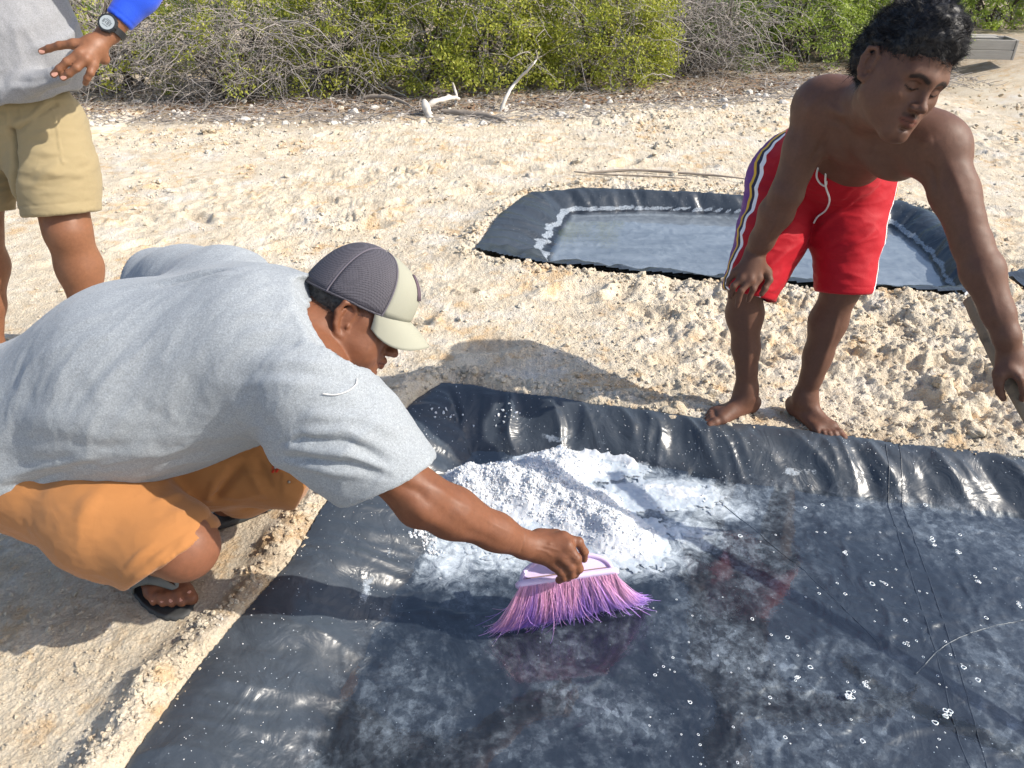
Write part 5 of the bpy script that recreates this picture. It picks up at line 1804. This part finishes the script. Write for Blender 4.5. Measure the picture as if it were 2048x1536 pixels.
    for hh, q in ((h1, hem), (h2, hem2)):
        d = nz((q - hh) + [0, 0, -.2])
        Q.cyl(q + d * .004, q + d * .3, .21); Q.cap(q - d * .09, q + d * .06, .088, .116, .004, '-')
    Q.cyl(c1 + [0, 0, .22], c1 + [0, 0, .6], .40)
    T = Skin(Q, 1)
    # crease between the legs, fly and pocket edges, pulls
    for pts, a, wd in (([(18, 262), (22, 330), (25, 400)], -.016, .012), ([(100, 195), (60, 232), (25, 262)], .007, .010), ([(112, 200), (70, 240), (32, 262)], -.005, .008), ([(30, 275), (80, 262), (160, 268)], .004, .012), ([(30, 300), (90, 300), (170, 310)], .0045, .012),
                       ([(35, 330), (100, 345), (180, 352)], .004, .014), ([(165, 150), (176, 180), (182, 225)], .005, .004), ([(105, 200), (118, 250), (130, 322), (185, 322)], .0035, .003), ([(2, 195), (8, 230), (18, 258)], .004, .004), ([(36, 192), (36, 232), (26, 255)], .002, .003), ([(60, 380), (90, 350), (125, 320)], .005, .016)):
        T.fold(snap(T, [D(u, v, 2.6) for u, v in pts]), a * 1.6, wd, taper=a > .003)
    T.renorm().noise(.0045, (5, 5, 15), 38, None, 4, True).renorm()
    d = nz((hem - h1) + [0, 0, -.2]); q = (T.V - hem) @ d; m = T.V[:, 0] > c1[0]
    T.V += T.N * (-.0016 * np.exp(-((q + .032) / .0028) ** 2) * m)[:, None]
    T.paint([D(130, 322, 2.6), D(118, 250, 2.6)], .004, (.8, .8, .8))
    T.obj('shorts', KHAKI, root)
    # ---- watch
    watch(root, w + nz(e - w) * .014, nz(e - w))
    # sunlit small hair is hidden out of the frame; a plain crop keeps the head complete
    hh = top + np.array([0, -.02, .22])
    Hf = Field(hh - .14, hh + .15, .008)
    Hf.ell(hh + HM @ np.array([0, -.02, .05]), np.array([.086, .105, .088]) * 1.05, HM, .01)
    Hf.ell(hh + HM @ np.array([0, .12, -.02]), np.array([.09, .09, .09]), HM, .01, '-')
    Skin(Hf, 1).obj('hair', HAIR, root)
    return root


def watch(root, c, axis):
    n = nz(-FW + RT * .12 - axis * ((-FW + RT * .12) @ axis)); t = np.cross(axis, n)
    BL = simple('black resin', (.022, .024, .028), .45, .3, 300); GY = simple('grey lcd dial', (.36, .40, .42), .25); DG = simple('dark lcd mark', (.05, .055, .06), .4)
    M = np.stack([t, axis, n], 1)
    w = bpy.data.objects.new('wristwatch', None); COL.objects.link(w); w.parent = root
    R = .038
    # strap band
    V = []
    for th in np.linspace(0, 2 * math.pi, 41):
        rr = R * (1 - .10 * math.cos(2 * th))
        for (a, r) in ((-.011, rr), (-.010, rr + .0035), (.010, rr + .0035), (.011, rr), (-.011, rr)):
            V.append(c + M @ np.array([r * math.sin(th), a, r * math.cos(th)]))
    mesh('strap', np.array(V), grid_faces(41, 5), BL, w, smooth=False)
    def disc(name, prof, mat, seg=48, lug=0.0):
        V = []
        for k in range(seg):
            th = k / seg * 2 * math.pi
            g = 1 + lug * (1 if (math.cos(th * 8) > .55) else 0)
            for r, h in prof: V.append(c + M @ np.array([r * g * math.cos(th), r * g * math.sin(th), h]))
        m = len(prof); F = []
        for k in range(seg):
            for j in range(m - 1): F.append((k * m + j, ((k + 1) % seg) * m + j, ((k + 1) % seg) * m + j + 1, k * m + j + 1))
        capf = np.array([[k * m + m - 1 for k in range(seg)]])
        return mesh(name, np.array(V), [np.array(F), capf], mat, w, smooth=False)
    h = R * .88
    disc('case', [(.026, h - .004), (.029, h), (.0295, h + .006), (.0275, h + .0105), (.0235, h + .0115), (.0225, h + .0100)], BL, 48, .06)
    disc('dial', [(.0223, h + .006), (.0223, h + .0104)], GY)
    segs = []
    def bar(x0, y0, x1, y1, z=h + .0108):
        a = np.array([x0, y0]); b = np.array([x1, y1]); d = b - a; L = np.linalg.norm(d); d /= L; p = np.array([-d[1], d[0]]) * .0007
        q = [a + p, b + p, b - p, a - p]
        segs.append((np.array([c + M @ np.array([u[0], u[1], z]) for u in q]), np.array([[0, 3, 2, 1]])))
    for x in (-.012, -.0055, .003, .0095):
        for a, b in (((0, -.004), (0, .004)), ((.0038, -.004), (.0038, .004)), ((0, .004), (.0038, .004)), ((0, -.004), (.0038, -.004)), ((0, 0), (.0038, 0))):
            if rng.random() < .8: bar(x + a[0] - .001, a[1] - .002, x + b[0] - .001, b[1] - .002)
    bar(-.015, .005, .015, .005); bar(-.008, .009, .008, .009); bar(-.01, -.011, .01, -.011)
    V, F = merge(segs); mesh('dial_marks', V, np.concatenate(F), DG, w, smooth=False)
    for q in (-1, 1):
        for y in (-.011, .011):
            v = ico(1)[0] * .0022; p = c + M @ np.array([q * .0268, y, h + .004]); mesh('button', v + p, ico(1)[1], BL, w)


man_red(); stick(); man_crouch(); man_stand()

# ================================================================== the broom head
def broom():
    L = P(1034, 1171, 1.905); R = P(1234, 1143, 1.935)
    ctr = lerp(L, R, .5)
    root = empty('broom', ctr, 'lilac plastic broom head with flared pink and purple bristles in the crouching man\'s hand', 'broom')
    ax = nz(R - L); up = nz(UPV * .80 + FW * .60); up = nz(up - ax * (up @ ax)); n = np.cross(ax, up)
    if n @ FW > 0: n = -n
    half = np.linalg.norm(R - L) / 2
    PL = NT('lilac plastic')
    c = PL.mix(PL.noise(30, 5, .7), (.60, .47, .70), (.68, .56, .78))
    c = PL.mix(PL.ramp(PL.noise(12, 5, .7), [(.55, 0), (.72, .35)]), c, (.45, .36, .36))
    PM = PL.set(color=c, rough=.42, spec=.45, sss=.1, normal=PL.bump(PL.noise(200, 3), .15, .001))
    DK = simple('grimy groove', (.30, .20, .16), .8)

    def W(a, h, t): return ctr + ax * a + up * h + n * t
    # base bar with round ends
    pr = []
    K = 40
    for k in range(K + 1):
        a = -half - .004 + (2 * half + .008) * k / K
        e = math.sqrt(max(0, 1 - max(0, (abs(a) - (half - .012)) / .0165) ** 2))
        ring = []
        for th in np.linspace(0, 2 * math.pi, 17)[:-1]:
            x = math.copysign(abs(math.cos(th)) ** .6, math.cos(th)) * .0175 * e; y = math.copysign(abs(math.sin(th)) ** .6, math.sin(th)) * .0085 * (.4 + .6 * e)
            ring.append(W(a, y, x))
        pr.append(ring)
    V = np.array(pr).reshape(-1, 3)
    F = []
    for k in range(K):
        for i in range(16): F.append((k * 16 + i, k * 16 + (i + 1) % 16, (k + 1) * 16 + (i + 1) % 16, (k + 1) * 16 + i))
    mesh('base_bar', V, [np.array(F), np.arange(16)[None, ::-1], (np.arange(16) + K * 16)[None]], PM, root)
    # arched rim and the recessed panel inside it
    H = .060; hw_ = half - .012
    t = np.linspace(0, math.pi, 41)
    arch = np.column_stack([-np.cos(t) * hw_, np.sin(t) ** .8 * H])
    prof = [(-.0065, .0), (-.005, .010), (.0, .012), (.0045, .010), (.005, .0), (.0045, -.010), (.0, -.012), (-.005, -.010)]
    V = []
    for i, (a, h) in enumerate(arch):
        tn = nz(np.array(arch[min(i + 1, 40)]) - np.array(arch[max(i - 1, 0)])); nn = np.array([-tn[1], tn[0]])
        for (r, d) in prof: V.append(W(a + nn[0] * r, max(h + nn[1] * r, 0), d))
    F = []
    for i in range(40):
        for j in range(8): F.append((i * 8 + j, i * 8 + (j + 1) % 8, (i + 1) * 8 + (j + 1) % 8, (i + 1) * 8 + j))
    mesh('arched_rim', np.array(V), np.array(F), PM, root)
    V = []
    for i in range(41):
        for j in range(6): V.append(W(arch[i, 0], arch[i, 1] * j / 5, .004))
    p = mesh('panel', np.array(V), grid_faces(41, 6), PM, root)
    m = p.modifiers.new('thickness', 'SOLIDIFY'); m.thickness = .007; m.offset = -1
    V, F = tubes(np.array([W(-hw_ + .012, .0125, .0055), W(0, .0125, .0058), W(hw_ - .012, .0125, .0055)])[None], np.full((1, 3), .0013), 5)
    mesh('groove', V, F, DK, root)
    # socket in the middle for the missing pole
    V, F = tube([W(0, .01, .0), W(0, .05, .0), W(.002, .085, .0)], [.016, .0155, .0145], 20, 4)
    mesh('pole_socket', V, F, PM, root)
    # bristles
    A = G(988, 1262, ZW + .004); B = G(1288, 1204, ZW + .004)
    g = np.random.default_rng(4)
    N = 4200
    tuft = g.integers(0, 56, N); row = g.integers(0, 4, N)
    s = (tuft + .5) / 56 + g.normal(size=N) * .0018
    a0 = (s * 2 - 1) * (half - .006)
    t0 = (row - 1.5) * .0075 + g.normal(size=N) * .0008
    root_p = ctr + ax * a0[:, None] - up * .006 + n * t0[:, None]
    sp = s + g.normal(size=N) * .030
    tip = A * (1 - sp)[:, None] + B * sp[:, None] + np.array([n[0], n[1], 0]) * ((row - 1.5) * .014 + g.normal(size=N) * .010)[:, None]
    tip[:, 2] = np.maximum(tip[:, 2] + np.abs(g.normal(size=N)) * .006, ZW + .001)
    wild = g.random(N) < .12
    tip[wild] += g.normal(size=(wild.sum(), 3)) * [.03, .02, .012]; tip[wild, 2] = np.maximum(tip[wild, 2], ZW + .004)
    ks = np.linspace(0, 1, 7)
    bow = g.normal(size=(N, 3)) * .006 + (-up * .02 + np.array([0, 0, 0]))
    bow += np.stack([fbm(s * 20, s * 0 + q * 7 + 1, 2, q) for q in range(3)], 1) * .010
    Pp = root_p[:, None] * (1 - ks)[None, :, None] + tip[:, None] * ks[None, :, None] + bow[:, None] * np.sin(ks * math.pi)[None, :, None]
    rr = np.full((N, 7), .00052) * g.uniform(.7, 1.3, (N, 1)); rr[:, -1] *= .6
    V, F = tubes(Pp, rr, 3)
    patch = fbm(s * 7, t0 * 0 + 2, 3, 3) + .35 * (s > .62) + .12
    purple = np.clip(ks[None] * 1.5 - .45 + patch[:, None] * .9 + g.normal(size=(N, 1)) * .25, 0, 1)
    col = np.array([.92, .50, .72])[None, None] * (1 - purple[..., None]) + np.array([.42, .25, .80])[None, None] * purple[..., None]
    col = col * g.uniform(.75, 1.2, (N, 1, 1))
    col = np.repeat(col.reshape(-1, 3), 3, 0)
    BM = NT('nylon bristle')
    M = BM.set(color=BM.attr('tint', 'Color'), rough=.35, spec=.5, sss=.0)
    b = mesh('bristles', V, F, M, root, attrs={'tint': col})
    b['kind'] = 'stuff'
    # shiny wet flecks of salt at the tips
    k = g.integers(0, N, 900)
    V, F = scatter(tip[k] + g.normal(size=(900, 3)) * .003, g.uniform(.0006, .0016, 900), ico(0), seed=2)
    o = mesh('salt_flecks', V, F, M_SALT, root, smooth=False); o['kind'] = 'stuff'


# ================================================================== bushes and litter
def mat_leaf(name, c1, c2):
    n = NT(name)
    c = n.mix(n.attr('rnd'), c1, c2)
    n.set(color=c, rough=.45, spec=.35)
    tr = n.n('ShaderNodeBsdfTranslucent'); n.l(n.mix(1, c, (1.0, 1.1, .6), 'MULTIPLY'), tr.inputs[0])
    mx = n.n('ShaderNodeMixShader'); mx.inputs[0].default_value = .38
    n.l(n.b.outputs[0], mx.inputs[1]); n.l(tr.outputs[0], mx.inputs[2]); n.l(mx.outputs[0], n.out.inputs[0])
    return n.m


LEAF_A = mat_leaf('yellow green leaves', (.48, .46, .085), (.25, .30, .05))
LEAF_B = mat_leaf('deep green leaves', (.19, .27, .045), (.08, .14, .028))
LEAF_C = mat_leaf('soft lime leaves', (.38, .44, .10), (.23, .31, .065))
TWIG = simple('grey dead twig', (.33, .30, .28), .85, var=.4, vscale=30)
BARK = simple('dark bark', (.10, .08, .065), .9, var=.4, vscale=20)


def wobble_lines(a, b, K, g, amp, sag=0.0):
    N = len(a); ks = np.linspace(0, 1, K)
    Pp = a[:, None] * (1 - ks)[None, :, None] + b[:, None] * ks[None, :, None]
    L = np.linalg.norm(b - a, axis=1)
    w = g.normal(size=(N, K, 3)) * amp * L[:, None, None]; w[:, 0] = 0
    w = np.cumsum(w, 1) * .6
    Pp = Pp + w
    Pp[:, :, 2] += (np.sin(ks * math.pi) * L[:, None] * sag)
    return Pp


def bush(c, rx, ry, h, leaves, twigs, seed, label, leafm, dead=120, low=.12, leaf=.021, group='bushes along the back of the flat'):
    g = np.random.default_rng(seed)
    c = np.array([c[0], c[1], 0.0])
    root = empty('bush', c, label, 'bush', group)
    def inside(n, r0, r1, zlo=0.0):
        d = g.normal(size=(n * 2, 3)); d /= np.linalg.norm(d, axis=1, keepdims=True)
        d[:, 2] = np.abs(d[:, 2]) * 1.0
        r = g.uniform(r0, r1, (n * 2, 1))
        lump = 1 + .25 * fbm(d[:, 0] * 2.2 + seed, d[:, 1] * 2.2, 3, seed, z=d[:, 2] * 2.2)[:, None]
        q = d * r * lump * [rx, ry, h]
        q = q[q[:, 2] > zlo * h][:n]
        return c + q
    # stems
    n = 16
    a = c + np.column_stack([g.normal(size=n) * rx * .22, g.normal(size=n) * ry * .2, np.full(n, -.02)])
    b = inside(n, .5, .9, .2); n = len(b); a = a[:n]
    Pp = wobble_lines(a, b, 7, g, .07, .06)
    r = np.linspace(.018, .005, 7)[None] * g.uniform(.6, 1.4, (n, 1))
    V, F = tubes(Pp, r, 5)
    mesh('stems', V, F, BARK, root)
    # twigs through the crown
    n = twigs
    b = inside(n, .65, 1.04, .0); n = len(b)
    a = lerp(c + [0, 0, h * .2], b, .55) + g.normal(size=(n, 3)) * [.12, .1, .08]
    a[:, 2] = np.maximum(a[:, 2], .01)
    Pp = wobble_lines(a, b, 5, g, .09)
    V, F = tubes(Pp, np.linspace(.0040, .0014, 5)[None] * g.uniform(.5, 1.5, (n, 1)), 3)
    o = mesh('twigs', V, F, TWIG, root); o['kind'] = 'stuff'
    # dead brush reaching out in front, down to the ground
    if dead:
        n = dead
        a = c + np.column_stack([g.uniform(-1, 1, n) * rx * .9, -g.uniform(.2, .75, n) * ry, g.uniform(.05, .55, n) * h])
        b = a + np.column_stack([g.normal(size=n) * .28, -g.uniform(.05, .45, n), g.normal(size=n) * .16 - .10])
        b[:, 2] = np.maximum(b[:, 2], .012)
        Pp = wobble_lines(a, b, 6, g, .07, .14); Pp[:, :, 2] = np.maximum(Pp[:, :, 2], .008)
        R = np.linspace(.0048, .0014, 6)[None] * g.uniform(.5, 1.6, (n, 1))
        V, F = tubes(Pp, R, 3)
        k = g.integers(0, n, n * 3); j = g.integers(1, 5, n * 3)
        a2 = Pp[k, j]; b2 = a2 + g.normal(size=(n * 3, 3)) * [.12, .10, .08]; b2[:, 2] = np.maximum(b2[:, 2], .006)
        V2, F2 = tubes(wobble_lines(a2, b2, 4, g, .1), np.linspace(.0024, .001, 4)[None] * g.uniform(.6, 1.3, (n * 3, 1)), 3)
        V, F = merge([(V, F), (V2, F2)])
        o = mesh('dead_twigs', V, np.concatenate(F), TWIG, root); o['kind'] = 'stuff'
    # leaves in clumps
    nc = max(leaves // 42, 1)
    cc = inside(nc, .72, 1.05, low)
    kk = g.integers(0, len(cc), leaves)
    pos = cc[kk] + g.normal(size=(leaves, 3)) * [.046, .046, .036]
    pos = pos[pos[:, 2] > .03]; kk = kk[:len(pos)]; n = len(pos)
    d = pos - c; d[:, 2] += .2; d /= np.linalg.norm(d, axis=1, keepdims=True)
    nn = d * .7 + g.normal(size=(n, 3)) * .75; nn /= np.linalg.norm(nn, axis=1, keepdims=True)
    t = np.cross(nn, g.normal(size=(n, 3))); t /= np.linalg.norm(t, axis=1, keepdims=True); bt = np.cross(nn, t)
    s = leaf * g.uniform(.6, 1.3, (n, 1))
    V = np.stack([pos - t * s * .6, pos + bt * s * .36 + nn * s * .1, pos + t * s * .6, pos - bt * s * .36 + nn * s * .1], 1).reshape(-1, 3)
    F = np.arange(n * 4).reshape(-1, 4)
    rnd = np.clip(g.random(len(cc))[kk] * .6 + g.random(n) * .5, 0, 1)
    o = mesh('leaves', V, F, leafm, root, smooth=False, attrs={'rnd': np.repeat(rnd, 4)}); o['kind'] = 'stuff'


def bushes():
    LM = 1.8
    T = [((-3.9, 7.9), 1.0, .7, 1.2, 2600, 700, 'mostly bare grey bush behind the standing man', LEAF_A, 260),
         ((-2.62, 7.75), .72, .60, 1.25, 4200, 600, 'thin yellow green bush just right of the standing man\'s watch', LEAF_A, 240),
         ((-1.72, 7.95), .62, .60, 1.30, 6500, 520, 'bush with dead brush at its foot, left of the big leafy bush', LEAF_A, 200),
         ((-.55, 8.15), 1.10, .80, 1.55, 26000, 420, 'big leafy yellow green bush above the white driftwood', LEAF_A, 150),
         ((.82, 8.35), .90, .75, 1.50, 17000, 420, 'leafy bush leaning over tangled grey twigs, right of the big leafy bush', LEAF_A, 240),
         ((1.95, 8.95), .70, .60, 1.25, 1200, 900, 'nearly leafless tangle of grey branches between two green bushes', LEAF_B, 320),
         ((3.15, 9.55), 1.05, .80, 1.5, 17000, 360, 'dark green bush left of the shirtless man\'s head', LEAF_C, 120),
         ((4.45, 9.9), .85, .75, 1.4, 14000, 250, 'soft lime bush directly behind the shirtless man\'s head', LEAF_C, 60)]
    for i, (c, rx, ry, h, nl, nt, lab, lm, dd) in enumerate(T):
        bush(c, rx, ry, h, int(nl * LM), int(nt * (.7 if i in (0, 1, 2, 5) else .8)), 100 + i, lab, lm, int(dd * (.85 if i in (0, 1, 2, 5) else .4)), low=.05, leaf=.025)
    B = [((-4.6, 9.6), 1.5, .9, 1.9, 'tall green bush at the back, behind the mostly bare bush', LEAF_B), ((-2.3, 9.7), 1.4, .9, 1.9, 'tall green bush at the back, behind the thin yellow green bush', LEAF_B),
         ((.1, 9.9), 1.4, .9, 2.0, 'tall dark bush at the back, behind the big leafy bush', LEAF_B), ((2.1, 10.6), 1.4, .9, 2.0, 'tall dark bush at the back, behind the grey tangle', LEAF_B),
         ((4.3, 11.4), 1.5, .9, 2.0, 'tall dark bush at the back, behind the lime bush', LEAF_B),
         ((6.9, 12.6), 1.3, .9, 1.5, 'low lime bush right of the shirtless man\'s head, over the plank box', LEAF_C), ((9.3, 13.6), 1.5, 1.0, 1.5, 'low lime bush at the far right edge of the flat', LEAF_C),
         ((6.4, 15.2), 2.0, 1.2, 2.3, 'far green bush behind the low lime bush', LEAF_B), ((10.4, 17.0), 2.6, 1.4, 2.6, 'farthest dark green bush at the right', LEAF_B)]
    for i, (c, rx, ry, h, lab, lm) in enumerate(B):
        bush(c, rx, ry, h, 13000 if i < 5 else 26000, 200, 200 + i, lab, lm, 0, low=.02, leaf=.034 if i < 5 else .036)


def wood_piece(name, pts, radii, mat, label, cat='driftwood', branches=(), sides=9, group='driftwood below the bushes'):
    radii = [r * .78 for r in radii]; branches = [(p_, [r * .78 for r in r_]) for p_, r_ in branches]
    V, F = tube(pts, radii, sides, 6)
    parts = [(V, F)]
    for bp, br in branches: parts.append(tube(bp, br, 7, 5))
    Vs = []; A = []; B = []; n = 0
    for v, (f, c) in parts:
        k = len(v)
        v = v + np.stack([fbm(v[:, 0] * 25 + q, v[:, 1] * 25, 3, q, z=v[:, 2] * 25) for q in range(3)], 1) * np.mean(radii) * .55
        Vs.append(v); A.append(f + n); n += k
    base = np.array(pts[0], float); base[2] = 0
    o = mesh(name, np.concatenate(Vs), np.concatenate(A), mat)
    tag(o, label, cat, group)


def driftwood():
    n = NT('bleached driftwood')
    WH = n.set(color=n.mix(n.noise(22, 5, .7), (.46, .42, .37), (.68, .65, .60)), rough=.85, normal=n.bump(n.noise(80, 4), .4, .004))
    n = NT('grey driftwood')
    GR = n.set(color=n.mix(n.noise(18, 5, .7), (.16, .13, .105), (.36, .31, .26)), rough=.9, normal=n.bump(n.noise(80, 4), .5, .004))
    g = lambda u, v, z=.02: G(u, v, z)
    wood_piece('driftwood', [g(860, 232, .0), g(851, 214, .07), g(850, 200, .12)], [.045, .040, .028], WH, 'bleached forked stump standing at the left end of the white driftwood', branches=(([g(853, 214, .06), g(872, 203, .10), g(905, 195, .10), g(918, 198, .06)], [.034, .030, .026, .016]),))
    wood_piece('driftwood', [g(911, 212, .0), g(913, 195, .07), g(909, 178, .14), g(905, 165, .2)], [.018, .017, .015, .009], WH, 'short pale upright branch just right of the bleached stump')
    wood_piece('driftwood', [g(1000, 226, .0), g(1012, 195, .12), g(1030, 166, .22), g(1055, 140, .34), g(1068, 126, .40)], [.022, .020, .018, .014, .008], WH, 'long bleached pole slanting up into the twigs', branches=(([g(1060, 135, .36), g(1074, 118, .4), g(1072, 100, .5)], [.009, .007, .004]),))
    wood_piece('driftwood', [g(885, 222), g(930, 227), g(970, 231), g(1006, 240)], [.030, .036, .032, .010], GR, 'dark grey log lying between the stump and the pole')
    wood_piece('driftwood', [g(712, 201), g(750, 192, .06), g(790, 198, .05), g(828, 216)], [.018, .027, .026, .012], GR, 'grey curved log left of the bleached stump')
    wood_piece('driftwood', [g(735, 152, .12), g(770, 172, .06), g(812, 192, .02)], [.012, .011, .008], WH, 'thin pale branch under the big leafy bush')
    wood_piece('driftwood', [g(210, 175), g(232, 150, .1), g(238, 118, .22), g(252, 95, .32)], [.028, .030, .024, .014], WH, 'thick pale forked branch rising beside the standing man\'s hip', branches=(([g(233, 146, .12), g(214, 138, .2), g(205, 128, .25)], [.02, .015, .008]),))
    wood_piece('driftwood', [g(1318, 160, .0), g(1336, 128, .1), g(1352, 95, .25)], [.016, .014, .008], WH, 'short pale branch leaning at the foot of the leafless tangle')
    wood_piece('driftwood', [g(1180, 345), g(1260, 340), g(1350, 345), g(1440, 352), g(1492, 358)], [.009, .011, .011, .009, .004], GR, 'long thin stick lying on the sand beyond the far pond', cat='stick')
    wood_piece('driftwood', [g(1148, 343, .03), g(1210, 349), g(1300, 352), g(1380, 358)], [.006, .007, .007, .003], GR, 'thinner stick alongside the long one beyond the far pond', cat='stick')
    wood_piece('driftwood', [g(1340, 195), g(1352, 192, .03), g(1366, 196)], [.012, .018, .008], GR, 'small dark log lying alone on the sand right of the bushes')
    # twig litter and pale rubble
    q = np.random.default_rng(5)
    n = 2600
    y = 6.55 + np.abs(q.normal(size=n)) * .75; x = q.uniform(-4.6, 4.8, n); y = y + np.clip(x, 0, 9) * .33
    a = np.column_stack([x, y, terrain(x, y, False) + .012])
    th = q.uniform(0, 2 * np.pi, n); L = q.uniform(.04, .30, n)
    b = a + np.column_stack([np.cos(th) * L, np.sin(th) * L * .7, q.uniform(-.005, .05, n)])
    V, F = tubes(wobble_lines(a, b, 4, q, .08), np.linspace(.0035, .0015, 4)[None] * q.uniform(.5, 1.6, (n, 1)), 3)
    tag(mesh('twig_litter', V, F, TWIG), 'grey twigs littering the ground below the bushes', kind='stuff')
    n = 900
    y = 6.5 + np.abs(q.normal(size=n)) * .5; x = q.uniform(-3.6, 3.8, n); y = y + np.clip(x, 0, 9) * .30
    s = np.clip(.012 * q.lognormal(0, .55, n), .006, .05)
    V, F = scatter(np.column_stack([x, y, terrain(x, y, False) + s * .2]), s, ico(1), .7, .12, 6)
    tag(mesh('shell_rubble', V, F, WH, smooth=False), 'pale bits of shell and wood strewn before the bushes', kind='stuff')
    n = 5000
    y = 6.9 + np.abs(q.normal(size=n)) * .6; x = q.uniform(-4.2, 4.4, n); y = y + np.clip(x, 0, 9) * .33
    p_ = np.column_stack([x, y, terrain(x, y, False) + .012]); nn = q.normal(size=(n, 3)) * .35 + [0, 0, 1]; nn /= np.linalg.norm(nn, axis=1, keepdims=True)
    t = np.cross(nn, q.normal(size=(n, 3))); t /= np.linalg.norm(t, axis=1, keepdims=True); bt = np.cross(nn, t); s = .022 * q.uniform(.5, 1.3, (n, 1))
    V = np.stack([p_ - t * s, p_ + bt * s * .5, p_ + t * s, p_ - bt * s * .5], 1).reshape(-1, 3)
    DL = simple('dry brown leaf', (.20, .12, .07), .8, var=.5, vscale=60)
    tag(mesh('dry_leaves', V, np.arange(n * 4).reshape(-1, 4), DL, smooth=False), 'brown dead leaves on the ground under the bushes', kind='stuff')


def plank_box():
    o = G(1895, 118, 0); root = empty('plank_box', o, 'weathered grey plank box on the far sand right of the shirtless man\'s head', 'box')
    m = NT('weathered board')
    M = m.set(color=m.mix(m.noise(6, 6, .7, vec=m.map((1, 8, 12))), (.26, .245, .22), (.44, .42, .39)), rough=.9, normal=m.bump(m.noise(12, 6, .7, vec=m.map((1, 10, 14))), .5, .006))
    a = nz(np.array([1, -.12, 0])); b = np.array([-a[1], a[0], 0.0]); z = np.array([0, 0, 1.0])
    def board(name, c, l, w, h):
        V = np.array([o + a * (c[0] + i * l / 2) + b * (c[1] + j * w / 2) + z * (c[2] + k * h / 2) for i in (-1, 1) for j in (-1, 1) for k in (-1, 1)])
        F = np.array([(0, 1, 3, 2), (4, 6, 7, 5), (0, 4, 5, 1), (2, 3, 7, 6), (0, 2, 6, 4), (1, 5, 7, 3)])
        ob = mesh(name, V, F, M, root, smooth=False)
        bv = ob.modifiers.new('soft edges', 'BEVEL'); bv.width = .004; bv.segments = 2
    board('plank', (.19, 0, .055), 1.0, .028, .10); board('plank', (.19, .003, .162), 1.0, .028, .105)
    board('plank', (.19, .34, .055), 1.0, .028, .10); board('plank', (.19, .337, .162), 1.0, .028, .105)
    board('end_board', (.708, .17, .108), .026, .37, .215); board('end_board', (-.328, .17, .108), .026, .37, .215)
    board('lid_slat', (.09, .10, .226), .85, .11, .016); board('lid_slat', (.17, .24, .228), .80, .10, .016)


def scrap():
    M = simple('white plastic scrap', (.75, .75, .74), .5)
    a = G(1930, 590, .05); b = G(1948, 576, .06)
    n = np.array([0, .012, .004])
    V = np.array([a - n * .5, a + n * .5, lerp(a, b, .5) + n * .6 + [0, 0, .01], lerp(a, b, .5) - n * .6 + [0, 0, .012], b - n * .3, b + n * .3])
    o = mesh('plastic_scrap', V, np.array([(0, 1, 2, 3), (3, 2, 5, 4)]), M, smooth=False)
    m = o.modifiers.new('thickness', 'SOLIDIFY'); m.thickness = .002
    tag(o, 'white plastic strip on the near rim of the far pond by the outstretched arm', 'scrap')


broom(); bushes(); driftwood(); plank_box(); scrap()
